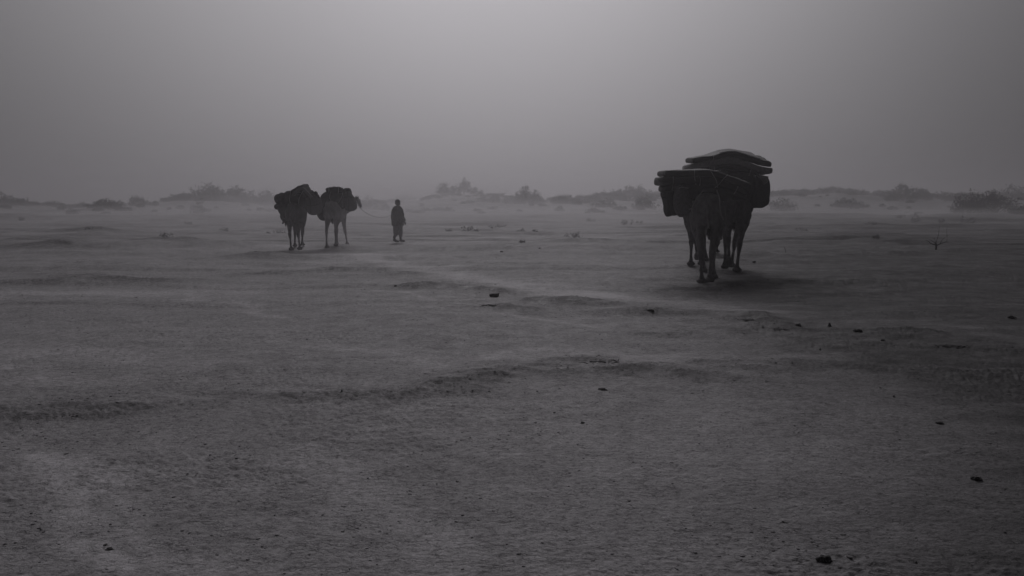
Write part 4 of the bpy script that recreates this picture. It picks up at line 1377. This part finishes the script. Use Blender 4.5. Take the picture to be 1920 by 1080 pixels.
# small shrublets and dry tufts on the plain
TU = [(353, 405, 16, 62, "small dark shrublet standing alone below the wispy shrub"), (170, 436, 22, 46, "tuft on the low mound at the left"),
      (310, 449, 26, 38, "tuft crowning the dark bank left of the camels"), (527, 432, 20, 50, "dark tuft just left of the dark camel's legs"),
      (508, 434, 14, 50, "smaller tuft left of the one by the dark camel"),
      (842, 436, 14, 47, "small tuft right of the walking man"), (876, 436, 30, 47, "wide low tuft right of the walking man"),
      (897, 437, 18, 47, "tuft between the wide low tuft and the next patch"), (925, 431, 20, 51, "pale tuft in the middle of the tuft row"),
      (972, 433, 26, 49, "bushy tuft at the right end of the middle row"), (938, 424, 24, 58, "faint tuft behind the middle row"),
      (1004, 436, 12, 47, "tiny tuft after the middle row"), (1020, 424, 10, 58, "tiny faint tuft above the middle row"),
      (1176, 414, 26, 68, "low scrub tuft left of the big camel group"), (1199, 413, 14, 68, "small scrub tuft next to the low one"),
      (1070, 450, 30, 40, "dark low tuft on the long bank in the middle"),
      (1686, 397, 22, 90, "hazy tuft below the peaked tree"), (1714, 393, 18, 95, "second hazy tuft below the peaked tree"),
      (1718, 406, 26, 75, "dark tuft on the plain above the bare sapling"), (1765, 406, 22, 75, "flat tuft right above the bare sapling"),
      (1810, 408, 30, 75, "long low tuft under the big dark shrub"),
      (1634, 425, 22, 62, "tuft on the right-hand bank"), (1500, 440, 20, 52, "faint tuft right of the big camel group"),
      (483, 478, 16, 28, "dark tuft on the bank below the dark camel"), (420, 433, 20, 52, "low tuft halfway between mound and camels"),
      (45, 414, 18, 80, "faint tuft on the left plain"), (1400, 437, 12, 58, "tiny tuft beside the right camel's legs"),
      (1645, 462, 14, 36, "small tuft left of the bare sapling"), (980, 462, 10, 34, "tiny twig tuft on the pale plain"),
      (1105, 408, 20, 80, "faint scrub under the right-hand ridge"), (1410, 610, 30, 11.8, "broken dry tuft on the bank right of the track"),
      (925, 573, 26, 13.6, "dry tuft in front of the block-shaped stone"), (850, 534, 34, 17, "dry stubble on the dark mound in the middle"),
      (1800, 656, 44, 9.6, "flattened dark tuft near the right edge"), (1465, 620, 22, 11, "dry tuft below the pyramid-shaped stone"),
      (1135, 688, 54, 8.6, "dry stubble crowning the long dark bank in the foreground")]
for i, (px, py, w, Y, label) in enumerate(TU):
    x = (px - 960) / FPX * Y
    wm = w / FPX * Y
    rnd = random.Random(i)
    g = gz(x, Y)
    if Y > 30:
        hm = wm * 0.36
        lob = [(rnd.uniform(-.4, .4) * wm, rnd.uniform(-.4, .4) * wm, hm * rnd.uniform(0.2, 0.5), wm * 0.2, wm * 0.2, hm * 0.6) for _ in range(5)]
        me = foliage("dry_tuft", lob, 420, max(0.02, wm * 0.035), i, 0.3)
    else:
        s = Shape()
        for k in range(30 if wm > 0.2 else 20):
            p0 = Vector((rnd.gauss(0, 0.26) * wm, rnd.gauss(0, 0.18) * wm, -0.01))
            p2 = p0 + Vector((rnd.gauss(0, 0.06), rnd.gauss(0, 0.06), rnd.uniform(0.004, 0.022)))
            s.tube([p0, (p0 + p2) / 2 + Vector((0, 0, 0.01)), p2], [0.005, 0.004, 0.0015], 4)
        for k in range(12):
            s.blob((rnd.gauss(0, 0.25) * wm, rnd.gauss(0, 0.16) * wm, 0.0), (rnd.uniform(.012, .03), rnd.uniform(.012, .025), rnd.uniform(.006, .014)), 7, 5)
        me = s.mesh("dry_tuft")
    o = empty("dry_tuft", (x, Y, g))
    tag(link_mesh("twigs", me, M['dry'] if Y > 30 else M['clod'], o, shade=False), kind='stuff')
    tag(o, label, 'tuft', "dry tufts scattered over the plain")

# bare sapling at the right
sp_ = gpt(1755, 467)
Ys = sp_.y
root = empty("bare_sapling", sp_)
tag(root, "small leafless sapling alone on the right plain", 'sapling')


def loc_px(px, py, dy=0.0):
    return at(px, py, Ys + dy) - sp_


st = Shape()
st.tube(catmull([Vector((0, 0, -0.05)), loc_px(1755.4, 462), loc_px(1755, 457)], 3), [0.035, 0.034, 0.032, 0.031, 0.03, 0.03, 0.028], 8)
link_mesh("trunk", st.mesh("trunk"), M['wood_dark'], root)
for pts, r0 in (([(1755, 459), (1750, 458), (1744.5, 456), (1741, 452.5), (1736, 450)], 0.020),
                ([(1755, 458), (1752, 455), (1749, 452.5), (1746, 450.5), (1741, 449)], 0.014),
                ([(1755, 458), (1756, 452), (1758.5, 444), (1760.5, 434), (1761, 424)], 0.010),
                ([(1757, 460), (1762, 457.5), (1768, 455.5), (1774, 454), (1779, 454.5)], 0.018),
                ([(1763, 457), (1765, 452), (1768, 448), (1773, 445), (1777, 441)], 0.009),
                ([(1754, 456), (1753, 450), (1751, 446)], 0.009),
                ([(1744, 456), (1741, 457), (1738, 454)], 0.007),
                ([(1773, 454), (1776, 449), (1775, 434), (1776, 424)], 0.005)):
    br = Shape()
    P = catmull([loc_px(a, b, 0.05 * k * (1 if pts[0][0] % 2 else -1)) for k, (a, b) in enumerate(pts)], 3)
    br.tube(P, [max(0.003, r0 * (1 - 0.75 * k / (len(P) - 1))) for k in range(len(P))], 6)
    link_mesh("branch", br.mesh("branch"), M['wood_dark'], root)
# a bent twig stuck in the sand
tw = gpt(1473, 474)
s = Shape().tube(catmull([Vector((0, 0, -0.03)), at(1472.5, 470, tw.y) - tw, at(1471, 463, tw.y) - tw], 3), 0.007, 5)
s.tube(catmull([Vector((0, 0, 0.01)), at(1479, 473.6, tw.y) - tw, at(1486, 473, tw.y) - tw], 3), 0.009, 5)
tag(link_mesh("twig", s.mesh("twig"), M['wood_dark'], loc=tw), "thin bent twig on the sand right of the big camel group", 'twig')

# ------------------------------------------------------------------ stones
ST = [(927, 556, 15, 7, "block-shaped dark stone on the bank in the middle", 0),
      (1555, 613, 12, 10, "pyramid-shaped dark stone beside the pale track", 1),
      (1609, 622, 16, 6, "flat dark stone right of the pyramid-shaped one", 2),
      (1497, 611, 10, 6, "greyish stone left of the pyramid-shaped one", 2),
      (1544, 1052, 26, 15, "largest dark stone at the bottom of the view", 3),
      (1831, 900, 17, 9, "dark stone alone in the right foreground", 2),
      (641, 735, 8, 7, "small dark stone on the left dark bank", 1),
      (1012, 467, 5, 3, "tiny stone on the pale plain, right of a tinier one", 2),
      (940, 473, 5, 3, "tinier stone on the pale plain", 2),
      (1414, 492, 7, 4, "small stone just right of the right camel's feet", 2),
      (1898, 597, 12, 6, "dark stone by the right edge beyond the track", 2),
      (1655, 640, 8, 4, "small stone on the crust below the flat dark one", 2),
      (1538, 656, 6, 4, "small dark stone below the pyramid-shaped one", 1),
      (1676, 745, 7, 5, "small stone in the right middle foreground", 1),
      (1092, 794, 8, 4, "small dark stone in the middle foreground", 2),
      (1762, 794, 14, 4, "flat dark stone in the right foreground", 2),
      (1130, 731, 16, 4, "flat stone below the long dark bank", 2),
      (1132, 730, 10, 3, "sliver of stone beside the flat one below the bank", 2),
      (742, 537, 7, 3, "tiny stone left of the dark mound", 2),
      (1219, 583, 14, 5, "dark clod on the bank left of the track", 2),
      (1718, 1056, 8, 5, "small stone near the lower right corner", 1),
      (205, 1030, 13, 4, "dark clod near the bottom left", 2),
      (198, 1022, 8, 3, "smaller clod above the one near the bottom left", 2)]
for i, (px, py, w, h, label, kd) in enumerate(ST):
    p = gpt(px, py)
    k = p.y / FPX
    wm, hm = w * k, h * k
    rnd = random.Random(100 + i)
    bm = bmesh.new()
    if kd == 0:
        bmesh.ops.create_cube(bm, size=1)
        bmesh.ops.subdivide_edges(bm, edges=bm.edges[:], cuts=3, use_grid_fill=True)
    elif kd == 1:
        bmesh.ops.create_cone(bm, cap_ends=True, segments=5, radius1=0.55, radius2=0.12, depth=1)
        bmesh.ops.subdivide_edges(bm, edges=bm.edges[:], cuts=2, use_grid_fill=True)
    else:
        bmesh.ops.create_icosphere(bm, subdivisions=3, radius=0.5)
    for v in bm.verts:
        n = mnoise.noise(v.co * 2.3 + Vector((i * 3.1, 0, 0))) * (0.22 if kd < 2 else 0.7) + mnoise.noise(v.co * 6 + Vector((i, 0, 5))) * (0.08 if kd < 2 else 0.3)
        v.co *= 1 + n
        if kd == 2: v.co.z = max(v.co.z, -0.25)
        v.co = Vector((v.co.x * wm, v.co.y * wm * 0.8, v.co.z * hm * 1.1))
    me = bpy.data.meshes.new("stone")
    bm.to_mesh(me); bm.free()
    o = link_mesh("stone", me, M['stone'], loc=(p.x, p.y, p.z + hm * 0.22), shade=False)
    o.rotation_euler = (0, R(-4) if kd == 0 else 0, rnd.uniform(-0.3, 0.3) if kd == 0 else rnd.uniform(0, 3))
    tag(o, label, 'stone', "loose stones on the crust")


# ------------------------------------------------------------------ loose clods over the crust (uncountable)
def clods():
    rnd = np.random.RandomState(11)
    n = 30000
    r = 3.2 * (26.0 / 3.2) ** (rnd.uniform(0, 1, n) ** 0.75)
    a = rnd.uniform(-R(37), R(37), n)
    x, y = r * np.sin(a), r * np.cos(a)
    z, bank, sand = terrain(x, y)
    pat = perlin(x / 1.3, y / 0.9, 77)
    keep = rnd.uniform(0, 1, n) < np.clip(0.20 + 1.3 * np.clip(pat, 0, 1) + 0.8 * bank - 0.9 * sand, 0.03, 1)
    x, y, z, bank, r = x[keep], y[keep], z[keep], bank[keep], r[keep]
    n = len(x)
    size = (0.0022 + 0.0075 * rnd.uniform(0, 1, n) ** 5) * (1 + 0.4 * bank) * (0.8 + r / 30)
    # base: a low irregular lump of 12 vertices
    phi = (1 + 5 ** 0.5) / 2
    ico = np.array([(-1, phi, 0), (1, phi, 0), (-1, -phi, 0), (1, -phi, 0), (0, -1, phi), (0, 1, phi), (0, -1, -phi), (0, 1, -phi), (phi, 0, -1), (phi, 0, 1), (-phi, 0, -1), (-phi, 0, 1)]) / 1.9
    tri = np.array([(0, 11, 5), (0, 5, 1), (0, 1, 7), (0, 7, 10), (0, 10, 11), (1, 5, 9), (5, 11, 4), (11, 10, 2), (10, 7, 6), (7, 1, 8), (3, 9, 4), (3, 4, 2), (3, 2, 6), (3, 6, 8), (3, 8, 9), (4, 9, 5), (2, 4, 11), (6, 2, 10), (8, 6, 7), (9, 8, 1)])
    V = ico[None] * (1 + 0.3 * rnd.normal(size=(n, 12, 1)))
    th = rnd.uniform(0, 6.28, n)
    c, s_ = np.cos(th)[:, None], np.sin(th)[:, None]
    sx = size[:, None] * rnd.uniform(0.8, 1.9, (n, 1)); sy = size[:, None]; sz = size[:, None] * 0.32
    X = V[:, :, 0] * sx; Yv = V[:, :, 1] * sy; Zv = V[:, :, 2] * sz
    W = np.stack([x[:, None] + X * c - Yv * s_, y[:, None] + X * s_ + Yv * c, z[:, None] + Zv + size[:, None] * 0.08], axis=-1).reshape(-1, 3)
    F = (tri[None] + (np.arange(n) * 12)[:, None, None]).reshape(-1, 3)
    me = bpy.data.meshes.new("loose_clods")
    me.vertices.add(len(W)); me.vertices.foreach_set('co', W.ravel())
    me.loops.add(len(F) * 3); me.loops.foreach_set('vertex_index', F.ravel().astype(np.int32))
    me.polygons.add(len(F)); me.polygons.foreach_set('loop_start', (np.arange(len(F)) * 3).astype(np.int32))
    me.update(calc_edges=True)
    o = link_mesh("loose_clods", me, M['clod'], shade=False)
    tag(o, "crumbs and clods of broken crust strewn over the ground", 'clods', kind='stuff')


clods()
